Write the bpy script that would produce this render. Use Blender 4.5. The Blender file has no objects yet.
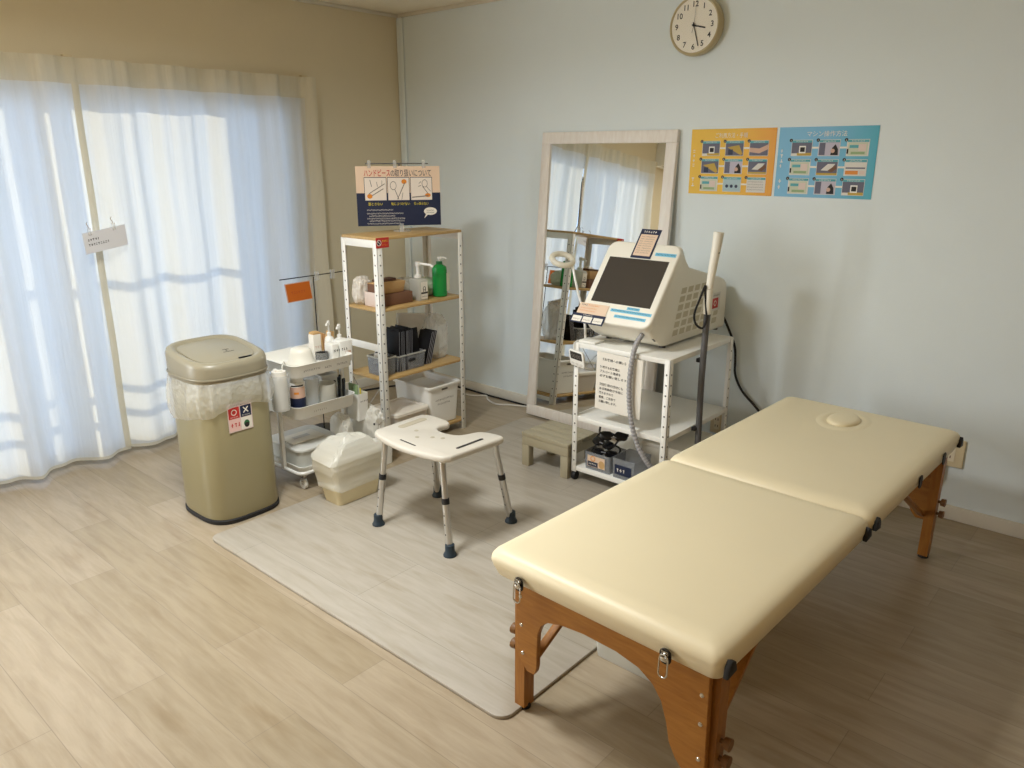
import bpy, bmesh, math, random
from mathutils import Vector, Matrix
random.seed(7)
S = bpy.context.scene
COL = S.collection
R = math.radians

# ---------------------------------------------------------------- camera
cd = bpy.data.cameras.new('camera'); cam = bpy.data.objects.new('camera', cd); COL.objects.link(cam)
cd.sensor_fit = 'HORIZONTAL'; cd.sensor_width = 36.0; cd.lens = 36.0 * 768.64 / 1024.0
cd.clip_start = 0.05; cd.clip_end = 200
cam.location = (4.1272, -3.5863, 1.5377)
cam.rotation_euler = (R(90 - 16.607), 0, R(41.284))
S.camera = cam
# ---------------------------------------------------------------- view, sky, sun, large lights
S.view_settings.view_transform = 'Standard'; S.view_settings.look = 'None'
S.view_settings.gamma = 1.0; S.view_settings.use_curve_mapping = False
S.view_settings.exposure = 0.0
W = bpy.data.worlds.new('sky'); S.world = W; W.use_nodes = True
wn = W.node_tree; wn.nodes.clear()
wo = wn.nodes.new('ShaderNodeOutputWorld'); wb = wn.nodes.new('ShaderNodeBackground')
wb.inputs['Color'].default_value = (0.55, 0.73, 1.10, 1); wb.inputs['Strength'].default_value = 2.45
wn.links.new(wb.outputs[0], wo.inputs[0])

def lamp(name, kind, energy, color, loc, direction, size=None, size_y=None, angle=None):
    l = bpy.data.lights.new(name, kind); l.energy = energy; l.color = color
    if kind == 'AREA':
        l.shape = 'RECTANGLE'; l.size = size; l.size_y = size_y
    if angle is not None: l.angle = angle
    o = bpy.data.objects.new(name, l); COL.objects.link(o); o.location = loc
    o.rotation_euler = Vector(direction).to_track_quat('-Z', 'Y').to_euler()
    return o
lamp('sun', 'SUN', 2.0, (1.0, 0.88, 0.66), (-6, 2, 3), (1, -0.75, -0.28), angle=R(0.6))
# added fill light, set outside a made-up second window left of the camera
lamp('window_daylight', 'AREA', 112, (0.96, 0.97, 0.98), (-0.20, -4.25, 1.15), (1, 0.12, -0.05), 1.3, 1.7)
# ---------------------------------------------------------------- materials
def lin(c):
    c = c / 255.0
    return c / 12.92 if c <= 0.04045 else ((c + 0.055) / 1.055) ** 2.4
def rgb(*c): return (lin(c[0]), lin(c[1]), lin(c[2]), 1)
MATS = {}
def mat(name, col, rough=0.5, metal=0.0, var=0.03, vs=6.0, bump=0.0, bs=60.0, alpha=1.0, spec=0.5, transl=0.0, coat=0.0):
    if name in MATS: return MATS[name]
    m = bpy.data.materials.new(name); m.use_nodes = True; MATS[name] = m
    nt = m.node_tree; N = nt.nodes; L = nt.links
    b = N['Principled BSDF']; out = N['Material Output']
    b.inputs['Roughness'].default_value = rough; b.inputs['Metallic'].default_value = metal
    b.inputs['Specular IOR Level'].default_value = spec; b.inputs['Coat Weight'].default_value = coat
    tc = N.new('ShaderNodeTexCoord')
    nz = N.new('ShaderNodeTexNoise'); nz.inputs['Scale'].default_value = vs; nz.inputs['Detail'].default_value = 3
    L.new(tc.outputs['Object'], nz.inputs['Vector'])
    mx = N.new('ShaderNodeMix'); mx.data_type = 'RGBA'
    c = rgb(*col)
    mx.inputs[6].default_value = tuple(x * (1 - var) for x in c[:3]) + (1,)
    mx.inputs[7].default_value = tuple(min(1, x * (1 + var)) for x in c[:3]) + (1,)
    L.new(nz.outputs['Fac'], mx.inputs[0]); L.new(mx.outputs[2], b.inputs['Base Color'])
    if bump:
        n2 = N.new('ShaderNodeTexNoise'); n2.inputs['Scale'].default_value = bs; n2.inputs['Detail'].default_value = 3
        L.new(tc.outputs['Object'], n2.inputs['Vector'])
        bp = N.new('ShaderNodeBump'); bp.inputs['Strength'].default_value = bump; bp.inputs['Distance'].default_value = 0.01
        L.new(n2.outputs['Fac'], bp.inputs['Height']); L.new(bp.outputs[0], b.inputs['Normal'])
    sh = b.outputs[0]
    if transl:
        t = N.new('ShaderNodeBsdfTranslucent'); L.new(mx.outputs[2], t.inputs['Color'])
        ms = N.new('ShaderNodeMixShader'); ms.inputs[0].default_value = transl
        L.new(sh, ms.inputs[1]); L.new(t.outputs[0], ms.inputs[2]); sh = ms.outputs[0]
    if alpha < 1:
        t = N.new('ShaderNodeBsdfTransparent'); ms = N.new('ShaderNodeMixShader'); ms.inputs[0].default_value = alpha
        L.new(t.outputs[0], ms.inputs[1]); L.new(sh, ms.inputs[2]); sh = ms.outputs[0]
    L.new(sh, out.inputs['Surface'])
    return m

def mat_floor(name, c1, c2, grain, row, length, along='x', rough=0.33):
    m = bpy.data.materials.new(name); m.use_nodes = True; nt = m.node_tree; N = nt.nodes; L = nt.links
    b = N['Principled BSDF']; b.inputs['Roughness'].default_value = rough
    tc = N.new('ShaderNodeTexCoord')
    br = N.new('ShaderNodeTexBrick'); br.offset = 0.37; br.squash = 1.0
    br.inputs['Scale'].default_value = 1.0; br.inputs['Brick Width'].default_value = length
    br.inputs['Row Height'].default_value = row; br.inputs['Mortar Size'].default_value = 0.0012
    br.inputs['Mortar Smooth'].default_value = 0.3; br.inputs['Bias'].default_value = 0.0
    br.inputs['Color1'].default_value = rgb(*c1); br.inputs['Color2'].default_value = rgb(*c2)
    br.inputs['Mortar'].default_value = rgb(*[x * 0.84 for x in c1])
    L.new(tc.outputs['Object'], br.inputs['Vector'])
    mp = N.new('ShaderNodeMapping'); mp.inputs['Scale'].default_value = (1.6, 14, 1)
    L.new(tc.outputs['Object'], mp.inputs['Vector'])
    nz = N.new('ShaderNodeTexNoise'); nz.inputs['Scale'].default_value = 2.2; nz.inputs['Detail'].default_value = 7; nz.inputs['Roughness'].default_value = 0.62
    nz.inputs['Distortion'].default_value = 0.45
    L.new(mp.outputs[0], nz.inputs['Vector'])
    cr = N.new('ShaderNodeValToRGB'); cr.color_ramp.elements[0].position = 0.34; cr.color_ramp.elements[1].position = 0.62
    cr.color_ramp.elements[0].color = (grain, grain * 0.97, grain * 0.92, 1); cr.color_ramp.elements[1].color = (1, 1, 1, 1)
    L.new(nz.outputs['Fac'], cr.inputs[0])
    mx = N.new('ShaderNodeMix'); mx.data_type = 'RGBA'; mx.blend_type = 'MULTIPLY'; mx.inputs[0].default_value = 1
    L.new(br.outputs['Color'], mx.inputs[6]); L.new(cr.outputs[0], mx.inputs[7])
    # sparse darker knots
    mp2 = N.new('ShaderNodeMapping'); mp2.inputs['Scale'].default_value = (0.8, 3.2, 1); L.new(tc.outputs['Object'], mp2.inputs['Vector'])
    n3 = N.new('ShaderNodeTexNoise'); n3.inputs['Scale'].default_value = 3.0; n3.inputs['Detail'].default_value = 4; L.new(mp2.outputs[0], n3.inputs['Vector'])
    c3 = N.new('ShaderNodeValToRGB'); c3.color_ramp.elements[0].position = 0.30; c3.color_ramp.elements[1].position = 0.42
    c3.color_ramp.elements[0].color = (0.86, 0.82, 0.76, 1); c3.color_ramp.elements[1].color = (1, 1, 1, 1); L.new(n3.outputs['Fac'], c3.inputs[0])
    m2 = N.new('ShaderNodeMix'); m2.data_type = 'RGBA'; m2.blend_type = 'MULTIPLY'; m2.inputs[0].default_value = 1
    L.new(mx.outputs[2], m2.inputs[6]); L.new(c3.outputs[0], m2.inputs[7])
    L.new(m2.outputs[2], b.inputs['Base Color'])
    bp = N.new('ShaderNodeBump'); bp.inputs['Strength'].default_value = 0.08; bp.inputs['Distance'].default_value = 0.004
    L.new(nz.outputs['Fac'], bp.inputs['Height']); L.new(bp.outputs[0], b.inputs['Normal'])
    return m

def mat_wood(name, c, dark, scale=(3, 30, 30), rough=0.4):
    m = bpy.data.materials.new(name); m.use_nodes = True; nt = m.node_tree; N = nt.nodes; L = nt.links
    b = N['Principled BSDF']; b.inputs['Roughness'].default_value = rough
    tc = N.new('ShaderNodeTexCoord'); mp = N.new('ShaderNodeMapping'); mp.inputs['Scale'].default_value = scale
    L.new(tc.outputs['Object'], mp.inputs['Vector'])
    nz = N.new('ShaderNodeTexNoise'); nz.inputs['Scale'].default_value = 2; nz.inputs['Detail'].default_value = 5; nz.inputs['Distortion'].default_value = 0.5
    L.new(mp.outputs[0], nz.inputs['Vector'])
    cr = N.new('ShaderNodeValToRGB'); cr.color_ramp.elements[0].position = 0.3; cr.color_ramp.elements[1].position = 0.7
    cr.color_ramp.elements[0].color = rgb(*dark); cr.color_ramp.elements[1].color = rgb(*c)
    L.new(nz.outputs['Fac'], cr.inputs[0]); L.new(cr.outputs[0], b.inputs['Base Color'])
    return m

def mat_gradient(name, stops, vec):
    """printed colour ramp along a world direction (ink on a poster)"""
    m = bpy.data.materials.new(name); m.use_nodes = True; nt = m.node_tree; N = nt.nodes; L = nt.links
    b = N['Principled BSDF']; b.inputs['Roughness'].default_value = 0.45
    tc = N.new('ShaderNodeTexCoord'); d = N.new('ShaderNodeVectorMath'); d.operation = 'DOT_PRODUCT'; d.inputs[1].default_value = vec
    L.new(tc.outputs['Object'], d.inputs[0])
    cr = N.new('ShaderNodeValToRGB')
    for i, (p, c) in enumerate(stops):
        e = cr.color_ramp.elements[i] if i < 2 else cr.color_ramp.elements.new(p)
        e.position = p; e.color = rgb(*c)
    L.new(d.outputs['Value'], cr.inputs[0]); L.new(cr.outputs[0], b.inputs['Base Color'])
    return m

def mat_glass(name, tint=(1, 1, 1), gloss=0.08):
    m = bpy.data.materials.new(name); m.use_nodes = True; nt = m.node_tree; N = nt.nodes; L = nt.links
    N.remove(N['Principled BSDF'])
    t = N.new('ShaderNodeBsdfTransparent'); t.inputs[0].default_value = tint + (1,)
    g = N.new('ShaderNodeBsdfGlossy'); g.inputs['Roughness'].default_value = 0.03
    ms = N.new('ShaderNodeMixShader'); ms.inputs[0].default_value = gloss
    L.new(t.outputs[0], ms.inputs[1]); L.new(g.outputs[0], ms.inputs[2]); L.new(ms.outputs[0], N['Material Output'].inputs[0])
    return m

def mat_curtain(name, col, transl, thru=0.0):
    m = bpy.data.materials.new(name); m.use_nodes = True; nt = m.node_tree; N = nt.nodes; L = nt.links
    N.remove(N['Principled BSDF'])
    tc = N.new('ShaderNodeTexCoord'); mp = N.new('ShaderNodeMapping'); mp.inputs['Scale'].default_value = (20, 60, 2.5)
    L.new(tc.outputs['Object'], mp.inputs['Vector'])
    nz = N.new('ShaderNodeTexNoise'); nz.inputs['Scale'].default_value = 1.5; nz.inputs['Detail'].default_value = 4; L.new(mp.outputs[0], nz.inputs['Vector'])
    mx = N.new('ShaderNodeMix'); mx.data_type = 'RGBA'; c = rgb(*col)
    mx.inputs[6].default_value = tuple(x * .93 for x in c[:3]) + (1,); mx.inputs[7].default_value = c
    L.new(nz.outputs['Fac'], mx.inputs[0])
    bp = N.new('ShaderNodeBump'); bp.inputs['Strength'].default_value = 0.5; bp.inputs['Distance'].default_value = 0.006; L.new(nz.outputs['Fac'], bp.inputs['Height'])
    d = N.new('ShaderNodeBsdfDiffuse'); t = N.new('ShaderNodeBsdfTranslucent')
    for s in (d, t): L.new(mx.outputs[2], s.inputs['Color']); L.new(bp.outputs[0], s.inputs['Normal'])
    ms = N.new('ShaderNodeMixShader'); ms.inputs[0].default_value = transl
    L.new(d.outputs[0], ms.inputs[1]); L.new(t.outputs[0], ms.inputs[2])
    sh = ms.outputs[0]
    if thru:
        tr = N.new('ShaderNodeBsdfTransparent'); m3 = N.new('ShaderNodeMixShader'); m3.inputs[0].default_value = thru
        L.new(sh, m3.inputs[1]); L.new(tr.outputs[0], m3.inputs[2]); sh = m3.outputs[0]
    L.new(sh, N['Material Output'].inputs[0])
    return m

m_floor = mat_floor('plank_floor', (181, 165, 142), (167, 151, 125), 0.82, 0.163, 1.22)
m_mat = mat_floor('mat_print', (185, 177, 164), (181, 173, 160), 0.86, 0.30, 1.65, rough=0.5)
m_beige = mat('beige_wallpaper', (228, 216, 187), 0.85, var=.02, bump=.12, bs=220)
m_blue = mat('blue_wallpaper', (232, 241, 243), 0.85, var=.015, bump=.12, bs=220)
m_tan = mat('tan_wallpaper', (168, 142, 106), 0.85, var=.02)
m_ceil = mat('ceiling_paper', (246, 236, 214), 0.9, bump=.08, bs=160)
m_trimw = mat('white_trim', (228, 222, 208), 0.5)
m_alu = mat('window_aluminium', (190, 190, 188), 0.35, 0.7)
m_concrete = mat('balcony_concrete', (170, 168, 162), 0.9, bump=.3)
m_glass = mat_glass('window_glass', (0.95, 0.97, 0.97), 0.06)
m_mirror = mat('mirror_silver', (235, 235, 230), 0.015, 1.0, var=0.0)
m_curt = mat_curtain('sheer_curtain', (248, 246, 238), 0.62)
m_curt2 = mat_curtain('double_curtain', (234, 227, 206), 0.34)
m_white = mat('white_plastic', (243, 241, 234), 0.38)
m_whitesteel = mat('white_powder_steel', (244, 242, 235), 0.35)
m_warmw = mat('warm_white_plastic', (243, 238, 224), 0.36)
m_stool = mat('stool_plastic', (214, 207, 194), 0.36)
m_cream = mat('cream_enamel', (153, 144, 110), 0.32)
m_creamlid = mat('cream_lid_plastic', (150, 142, 120), 0.35)
m_black = mat('black_rubber', (24, 24, 26), 0.6)
m_blackgl = mat('black_gloss', (14, 14, 18), 0.25)
m_navyrub = mat('dark_teal_rubber', (34, 50, 62), 0.55)
m_dark = mat('dark_hole', (50, 46, 42), 0.8)
m_alupipe = mat('aluminium_pipe', (205, 203, 198), 0.28, 0.85)
m_chrome = mat('chrome', (215, 213, 208), 0.12, 1.0)
m_pine = mat_wood('pine_shelf', (204, 170, 114), (186, 150, 92), (30, 3, 30))
m_beech = mat_wood('beech_frame', (172, 116, 46), (150, 94, 30), (6, 40, 40))
m_beech2 = mat_wood('beech_leg', (170, 114, 46), (148, 92, 30), (40, 40, 5))
m_vinyl = mat('cream_vinyl', (238, 224, 189), 0.42, var=.015, bump=.05, bs=400)
m_mirrorframe = mat_wood('whitewashed_frame', (246, 241, 234), (236, 228, 219), (30, 30, 5), 0.5)
m_taupe = mat('taupe_plastic_wood', (172, 163, 138), 0.5, var=.05)
m_screen = mat('dark_screen', (66, 60, 54), 0.22)
m_greyhose = mat('grey_hose', (168, 166, 168), 0.45)
m_greytube = mat('grey_tube', (98, 97, 98), 0.5)
m_paper = mat('white_paper', (240, 234, 222), 0.7)
m_ink = mat('black_ink', (40, 36, 36), 0.7)
m_greyink = mat('grey_ink', (120, 112, 105), 0.7)
m_navy = mat('navy_ink', (22, 34, 66), 0.5)
m_peach = mat('peach_ink', (233, 205, 178), 0.6)
m_red = mat('red_ink', (196, 44, 40), 0.5)
m_orange = mat('orange_ink', (226, 140, 40), 0.5)
m_yellow = mat('yellow_ink', (240, 220, 60), 0.5)
m_skyb = mat('sky_blue_tape', (120, 196, 226), 0.5)
m_green = mat('green_plastic', (20, 150, 66), 0.25, alpha=0.93)
m_kraft = mat('kraft_card', (206, 166, 112), 0.75)
m_brown = mat('brown_card', (120, 84, 62), 0.7)
m_pinkw = mat('pinkish_card', (228, 210, 200), 0.7)
m_clear = mat('clear_plastic', (235, 236, 232), 0.15, alpha=0.32)
m_clear2 = mat('thin_clear_plastic', (240, 240, 236), 0.12, alpha=0.14)
m_frost = mat('frosted_plastic', (232, 230, 220), 0.3, alpha=0.72, transl=0.3)
m_greyclear = mat('grey_clear_plastic', (160, 164, 170), 0.2, alpha=0.46)
m_bag = mat('white_film_bag', (252, 252, 248), 0.18, alpha=0.42, transl=0.3, bump=1.0, bs=45)
m_bag2 = mat('opaque_film_bag', (250, 247, 238), 0.28, alpha=0.88, transl=0.3, bump=.5, bs=26)
m_whitecord = mat('white_cord', (225, 220, 210), 0.5)
m_clockface = mat('clock_face', (252, 246, 232), 0.6)
m_clockrim = mat('clock_rim', (196, 180, 140), 0.35)
m_switch = mat('ivory_plate', (226, 210, 174), 0.45)
m_palegreen = mat('pale_green_pack', (206, 212, 188), 0.6)
m_greencard = mat('green_card', (150, 176, 130), 0.6)
m_skin = mat('printed_tan', (214, 176, 154), 0.6)
m_lampshade = mat('lamp_shade_acrylic', (245, 240, 225), 0.4, transl=.4)
m_greyprint = mat('print_grey_blue', (104, 104, 122), 0.6)
m_lightprint = mat('print_light', (226, 222, 214), 0.6)
m_tealp = mat('print_teal', (90, 170, 180), 0.6)
m_oliv = mat('print_olive', (196, 164, 70), 0.6)
m_lilac = mat('print_lilac', (196, 190, 206), 0.6)

# ---------------------------------------------------------------- mesh builder
class Fr:
    """a local drawing frame: origin, u, v; n = u x v"""
    def __init__(s, o, u, v, k=1.0):
        s.o = Vector(o); s.u = Vector(u).normalized(); s.v = Vector(v).normalized(); s.n = s.u.cross(s.v).normalized(); s.k = k
    def p(s, a, b, c=0.0): return s.o + s.u * (a * s.k) + s.v * b + s.n * c
TEXT_CACHE = {}
class MB:
    def __init__(s, m=None): s.bm = bmesh.new(); s.mats = []; s.cur = 0; s.m(m) if m else None
    def m(s, m):
        if m not in s.mats: s.mats.append(m)
        s.cur = s.mats.index(m); return s
    def faces(s, vs, fs):
        v = [s.bm.verts.new(x) for x in vs]
        for f in fs:
            try: fc = s.bm.faces.new([v[i] for i in f]); fc.material_index = s.cur
            except ValueError: pass
        return s
    def merge(s, b2):
        b2.verts.ensure_lookup_table()
        mp = {v: s.bm.verts.new(v.co) for v in b2.verts}
        for f in b2.faces:
            try: fc = s.bm.faces.new([mp[v] for v in f.verts]); fc.material_index = s.cur
            except ValueError: pass
        b2.free(); return s
    def box(s, a, b, r=0.0, seg=2, fr=None, taper=None):
        lo = [min(a[i], b[i]) for i in range(3)]; hi = [max(a[i], b[i]) for i in range(3)]
        b2 = bmesh.new(); bmesh.ops.create_cube(b2, size=1.0)
        for v in b2.verts:
            v.co = Vector([lo[i] + (v.co[i] + 0.5) * (hi[i] - lo[i]) for i in range(3)])
            if taper and v.co.z < (lo[2] + hi[2]) / 2:
                c = Vector(((lo[0] + hi[0]) / 2, (lo[1] + hi[1]) / 2, 0))
                v.co.x = c.x + (v.co.x - c.x) * taper; v.co.y = c.y + (v.co.y - c.y) * taper
        if r > 0:
            r = min(r, 0.49 * min(hi[i] - lo[i] for i in range(3)))
            bmesh.ops.bevel(b2, geom=list(b2.edges), offset=r, segments=seg, affect='EDGES', profile=0.5)
        if fr:
            for v in b2.verts: v.co = fr.p(*v.co)
        return s.merge(b2)
    def cyl(s, p0, p1, r0, r1=None, n=16, cap=True, rot=0.0):
        p0 = Vector(p0); p1 = Vector(p1); r1 = r0 if r1 is None else r1
        d = (p1 - p0).normalized(); a = d.orthogonal().normalized() if abs(d.z) < .999 else Vector((1, 0, 0)); b = d.cross(a)
        vs = []
        for p, r in ((p0, r0), (p1, r1)):
            for i in range(n):
                t = 2 * math.pi * i / n + rot; vs.append(p + (a * math.cos(t) + b * math.sin(t)) * r)
        fs = [(i, (i + 1) % n, n + (i + 1) % n, n + i) for i in range(n)]
        if cap: fs += [tuple(range(n - 1, -1, -1)), tuple(range(n, 2 * n))]
        return s.faces(vs, fs)
    def lathe(s, prof, c=(0, 0, 0), n=24, axis=None, sx=1, sy=1):
        c = Vector(c); vs = []; k = len(prof)
        if axis: d = Vector(axis).normalized(); a = d.orthogonal().normalized(); b = d.cross(a)
        else: d = Vector((0, 0, 1)); a = Vector((1, 0, 0)); b = Vector((0, 1, 0))
        for r, z in prof:
            for i in range(n):
                t = 2 * math.pi * i / n
                vs.append(c + d * z + a * (r * math.cos(t) * sx) + b * (r * math.sin(t) * sy))
        fs = []
        for j in range(k - 1):
            for i in range(n): fs.append((j * n + i, j * n + (i + 1) % n, (j + 1) * n + (i + 1) % n, (j + 1) * n + i))
        if prof[0][0] > 1e-6: fs.append(tuple(range(n - 1, -1, -1)))
        if prof[-1][0] > 1e-6: fs.append(tuple(range((k - 1) * n, k * n)))
        s.faces(vs, fs); return s
    def tube(s, pts, r, n=8, closed=False, smooth=0, cap=True):
        pts = [Vector(p) for p in pts]
        if smooth: pts = spline(pts, smooth, closed)
        k = len(pts); T = []
        for i in range(k):
            a = pts[(i - 1) % k] if (i > 0 or closed) else pts[i]; b = pts[(i + 1) % k] if (i < k - 1 or closed) else pts[i]
            T.append((b - a).normalized())
        nrm = T[0].orthogonal().normalized(); vs = []
        for i in range(k):
            nrm = (nrm - T[i] * nrm.dot(T[i])).normalized(); bn = T[i].cross(nrm)
            rr = r(i / (k - 1)) if callable(r) else r
            for j in range(n):
                t = 2 * math.pi * j / n; vs.append(pts[i] + (nrm * math.cos(t) + bn * math.sin(t)) * rr)
        fs = []
        for i in range(k if closed else k - 1):
            for j in range(n):
                i2 = (i + 1) % k; fs.append((i * n + j, i * n + (j + 1) % n, i2 * n + (j + 1) % n, i2 * n + j))
        if not closed and cap: fs += [tuple(range(n - 1, -1, -1)), tuple(range((k - 1) * n, k * n))]
        return s.faces(vs, fs)
    def prism(s, poly, fr, t0, t1, r=0.0, seg=2):
        b2 = bmesh.new(); n = len(poly)
        v0 = [b2.verts.new((a, b, t0)) for a, b in poly]; v1 = [b2.verts.new((a, b, t1)) for a, b in poly]
        b2.faces.new(v0[::-1]); b2.faces.new(v1)
        for i in range(n): b2.faces.new((v0[i], v0[(i + 1) % n], v1[(i + 1) % n], v1[i]))
        bmesh.ops.recalc_face_normals(b2, faces=b2.faces)
        if r:
            ed = [e for e in b2.edges if abs(e.verts[0].co.z - e.verts[1].co.z) < 1e-6]
            bmesh.ops.bevel(b2, geom=ed, offset=r, segments=seg, affect='EDGES', profile=0.5)
        for v in b2.verts: v.co = fr.p(*v.co)
        return s.merge(b2)
    def loft(s, rings, cap=True, close_first=True):
        n = len(rings[0]); vs = [p for r in rings for p in r]; fs = []
        for j in range(len(rings) - 1):
            for i in range(n): fs.append((j * n + i, j * n + (i + 1) % n, (j + 1) * n + (i + 1) % n, (j + 1) * n + i))
        if cap:
            if close_first: fs.append(tuple(range(n - 1, -1, -1)))
            fs.append(tuple(range((len(rings) - 1) * n, len(rings) * n)))
        return s.faces(vs, fs)
    def quad(s, fr, u0, v0, u1, v1, c=0.0008):
        return s.faces([fr.p(u0, v0, c), fr.p(u1, v0, c), fr.p(u1, v1, c), fr.p(u0, v1, c)], [(0, 1, 2, 3)])
    def poly(s, fr, pts, c=0.0008): return s.faces([fr.p(a, b, c) for a, b in pts], [tuple(range(len(pts)))])
    def disc(s, fr, u, v, r, c=0.0008, n=20, r2=None):
        return s.poly(fr, [(u + r * math.cos(2 * math.pi * i / n), v + (r2 or r) * math.sin(2 * math.pi * i / n)) for i in range(n)], c)
    def ring(s, fr, u, v, r, w, c=0.001, n=28):
        vs = []
        for i in range(n):
            t = 2 * math.pi * i / n
            vs += [fr.p(u + r * math.cos(t), v + r * math.sin(t), c), fr.p(u + (r - w) * math.cos(t), v + (r - w) * math.sin(t), c)]
        return s.faces(vs, [(2 * i, 2 * ((i + 1) % n), 2 * ((i + 1) % n) + 1, 2 * i + 1) for i in range(n)])
    def line(s, fr, a, b, w, c=0.0012):
        a = Vector(a); b = Vector(b); d = (b - a).normalized(); q = Vector((-d.y, d.x)) * w / 2
        return s.poly(fr, [tuple(a - q), tuple(b - q), tuple(b + q), tuple(a + q)], c)
    def text(s, fr, u, v, size, string, c=0.0012, align='LEFT', width=None, bold=0.0):
        cu = bpy.data.curves.new('t', 'FONT'); cu.body = string; cu.size = size; cu.align_x = align; cu.resolution_u = 4
        cu.offset = bold
        o = bpy.data.objects.new('t', cu); COL.objects.link(o)
        dg = bpy.context.evaluated_depsgraph_get(); me = bpy.data.meshes.new_from_object(o.evaluated_get(dg))
        bpy.data.objects.remove(o); bpy.data.curves.remove(cu)
        k = 1.0
        if width and me.vertices:
            xs = [q.co.x for q in me.vertices]; k = width / max(1e-6, max(xs) - min(xs))
        vs = [fr.p(u + q.co.x * k, v + q.co.y, c) for q in me.vertices]
        s.faces(vs, [tuple(p.vertices) for p in me.polygons]); bpy.data.meshes.remove(me)
        return s
    def scrib(s, fr, u, v, w, h, seed=0, c=0.0012, gap=0.35):
        """unreadably small print: a row of broken strokes"""
        rn = random.Random(seed); x = u
        while x < u + w - h * 0.3:
            gw = h * rn.uniform(0.5, 0.95); gw = min(gw, u + w - x)
            k = rn.randint(0, 3); t = h * 0.2
            if k in (0, 2): s.quad(fr, x, v + h * .7, x + gw, v + h * .7 + t, c)
            if k in (0, 1, 3): s.quad(fr, x + gw * .4, v, x + gw * .4 + t, v + h, c + .0001)
            if k in (1, 2): s.quad(fr, x, v + h * .08, x + gw, v + h * .08 + t, c)
            if k == 3: s.quad(fr, x, v + h * .4, x + gw, v + h * .4 + t, c)
            x += gw + h * gap
        return s
    def build(s, name, parent=None, origin=None, angle=38, smooth=True, recalc=True):
        bm = s.bm
        if recalc: bmesh.ops.recalc_face_normals(bm, faces=bm.faces)
        me = bpy.data.meshes.new(name)
        if smooth:
            for f in bm.faces: f.smooth = True
            for e in bm.edges:
                e.smooth = len(e.link_faces) == 2 and e.calc_face_angle(0) < R(angle)
        w = world_loc(parent) if parent else (Vector(origin) if origin else Vector((0, 0, 0)))
        for v in bm.verts: v.co -= w
        bm.to_mesh(me); bm.free()
        for m in s.mats: me.materials.append(m)
        o = bpy.data.objects.new(name, me); COL.objects.link(o)
        if parent: o.parent = parent
        else: o.location = w
        return o
def world_loc(o):
    w = Vector(o.location)
    while o.parent: o = o.parent; w += Vector(o.location)
    return w
def spline(pts, k, closed=False):
    n = len(pts); out = []
    for i in range(n if closed else n - 1):
        p = [pts[(i + j) % n] if closed else pts[max(0, min(n - 1, i + j))] for j in (-1, 0, 1, 2)]
        for q in range(k):
            t = q / k
            out.append(0.5 * ((2 * p[1]) + (p[2] - p[0]) * t + (2 * p[0] - 5 * p[1] + 4 * p[2] - p[3]) * t * t + (3 * p[1] - p[0] - 3 * p[2] + p[3]) * t ** 3))
    if not closed: out.append(pts[-1])
    return out
def rrect(w, d, r, n=6, cx=0.0, cy=0.0):
    out = []
    for k, (sx, sy) in enumerate(((1, 1), (-1, 1), (-1, -1), (1, -1))):
        for i in range(n + 1):
            t = math.pi / 2 * (k + i / n)
            out.append((cx + sx * (w / 2 - r) + r * math.cos(t), cy + sy * (d / 2 - r) + r * math.sin(t)))
    return out
def ring3(poly, z): return [Vector((a, b, z)) for a, b in poly]
def tag(o, label, cat, group=None):
    o['label'] = label; o['category'] = cat
    if group: o['group'] = group
    return o
def thing(name, loc, label, cat, group=None):
    o = bpy.data.objects.new(name, None); COL.objects.link(o); o.location = loc; o.empty_display_size = 0.05
    return tag(o, label, cat, group)
def struct(o): o['kind'] = 'structure'; return o
XY = lambda z: Fr((0, 0, z), (1, 0, 0), (0, 1, 0))

def ridge(q, seed, fz):
    from mathutils import noise
    o = Vector((seed * 7.31, seed * 1.7, seed * 3.3)); t = 0
    for f, a in ((fz, 1.0), (fz * 2.1, .55), (fz * 4.3, .28), (fz * 8.5, .12)):
        t += a * (1 - 2.2 * abs(noise.noise(q * f + o * f)))
    return t / 1.95
def crumple(m, c, size, seed, name, label=None, cat=None, parent=None, origin=None, sub=5, amp=.3, fz=1.5):
    """a crumpled film bundle: a creased, squashed ball resting on its base"""
    b2 = bmesh.new(); bmesh.ops.create_icosphere(b2, subdivisions=sub, radius=1.0)
    for v in b2.verts:
        q = v.co.copy(); v.co = q * (.86 + amp * ridge(q, seed, fz))
        for i in range(3): v.co[i] = math.copysign(min(abs(v.co[i]), 1.08) ** .8, v.co[i])
        v.co = Vector((c[0] + v.co.x * size[0] / 2, c[1] + v.co.y * size[1] / 2, c[2] + max(0.0, (v.co.z + .9) / 1.9) * size[2]))
    o_ = MB(m).merge(b2).build(name, parent, origin=None if parent else c, angle=28)
    if label: tag(o_, label, cat)
    return o_
# ================================================================ THE ROOM
RX, RY, RH, T = 5.2, -5.2, 2.40, 0.16
struct(MB(m_floor).box((-T, RY - T, -0.1), (RX + T, T, 0)).build('floor'))
struct(MB(m_ceil).box((-T, RY - T, RH), (RX + T, T, RH + 0.1)).build('ceiling'))
struct(MB(m_blue).box((0, 0, 0), (RX + T, T, RH)).build('wall_back'))
struct(MB(m_tan).box((RX, RY, 0), (RX + T, 0, RH)).build('wall_right'))
struct(MB(m_tan).box((0, RY - T, 0), (RX + T, RY, RH)).build('wall_front'))
W1 = (-3.15, -0.86, 1.87); W_FILL = (-4.95, -3.60, 2.0)  # the second opening is made up, cut to admit added fill light
wl = MB(m_beige)
wl.box((-T, W1[1], 0), (0, T, RH)).box((-T, W1[0], W1[2]), (0, W1[1], RH)).box((-T, W_FILL[1], 0), (0, W1[0], RH))
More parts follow.
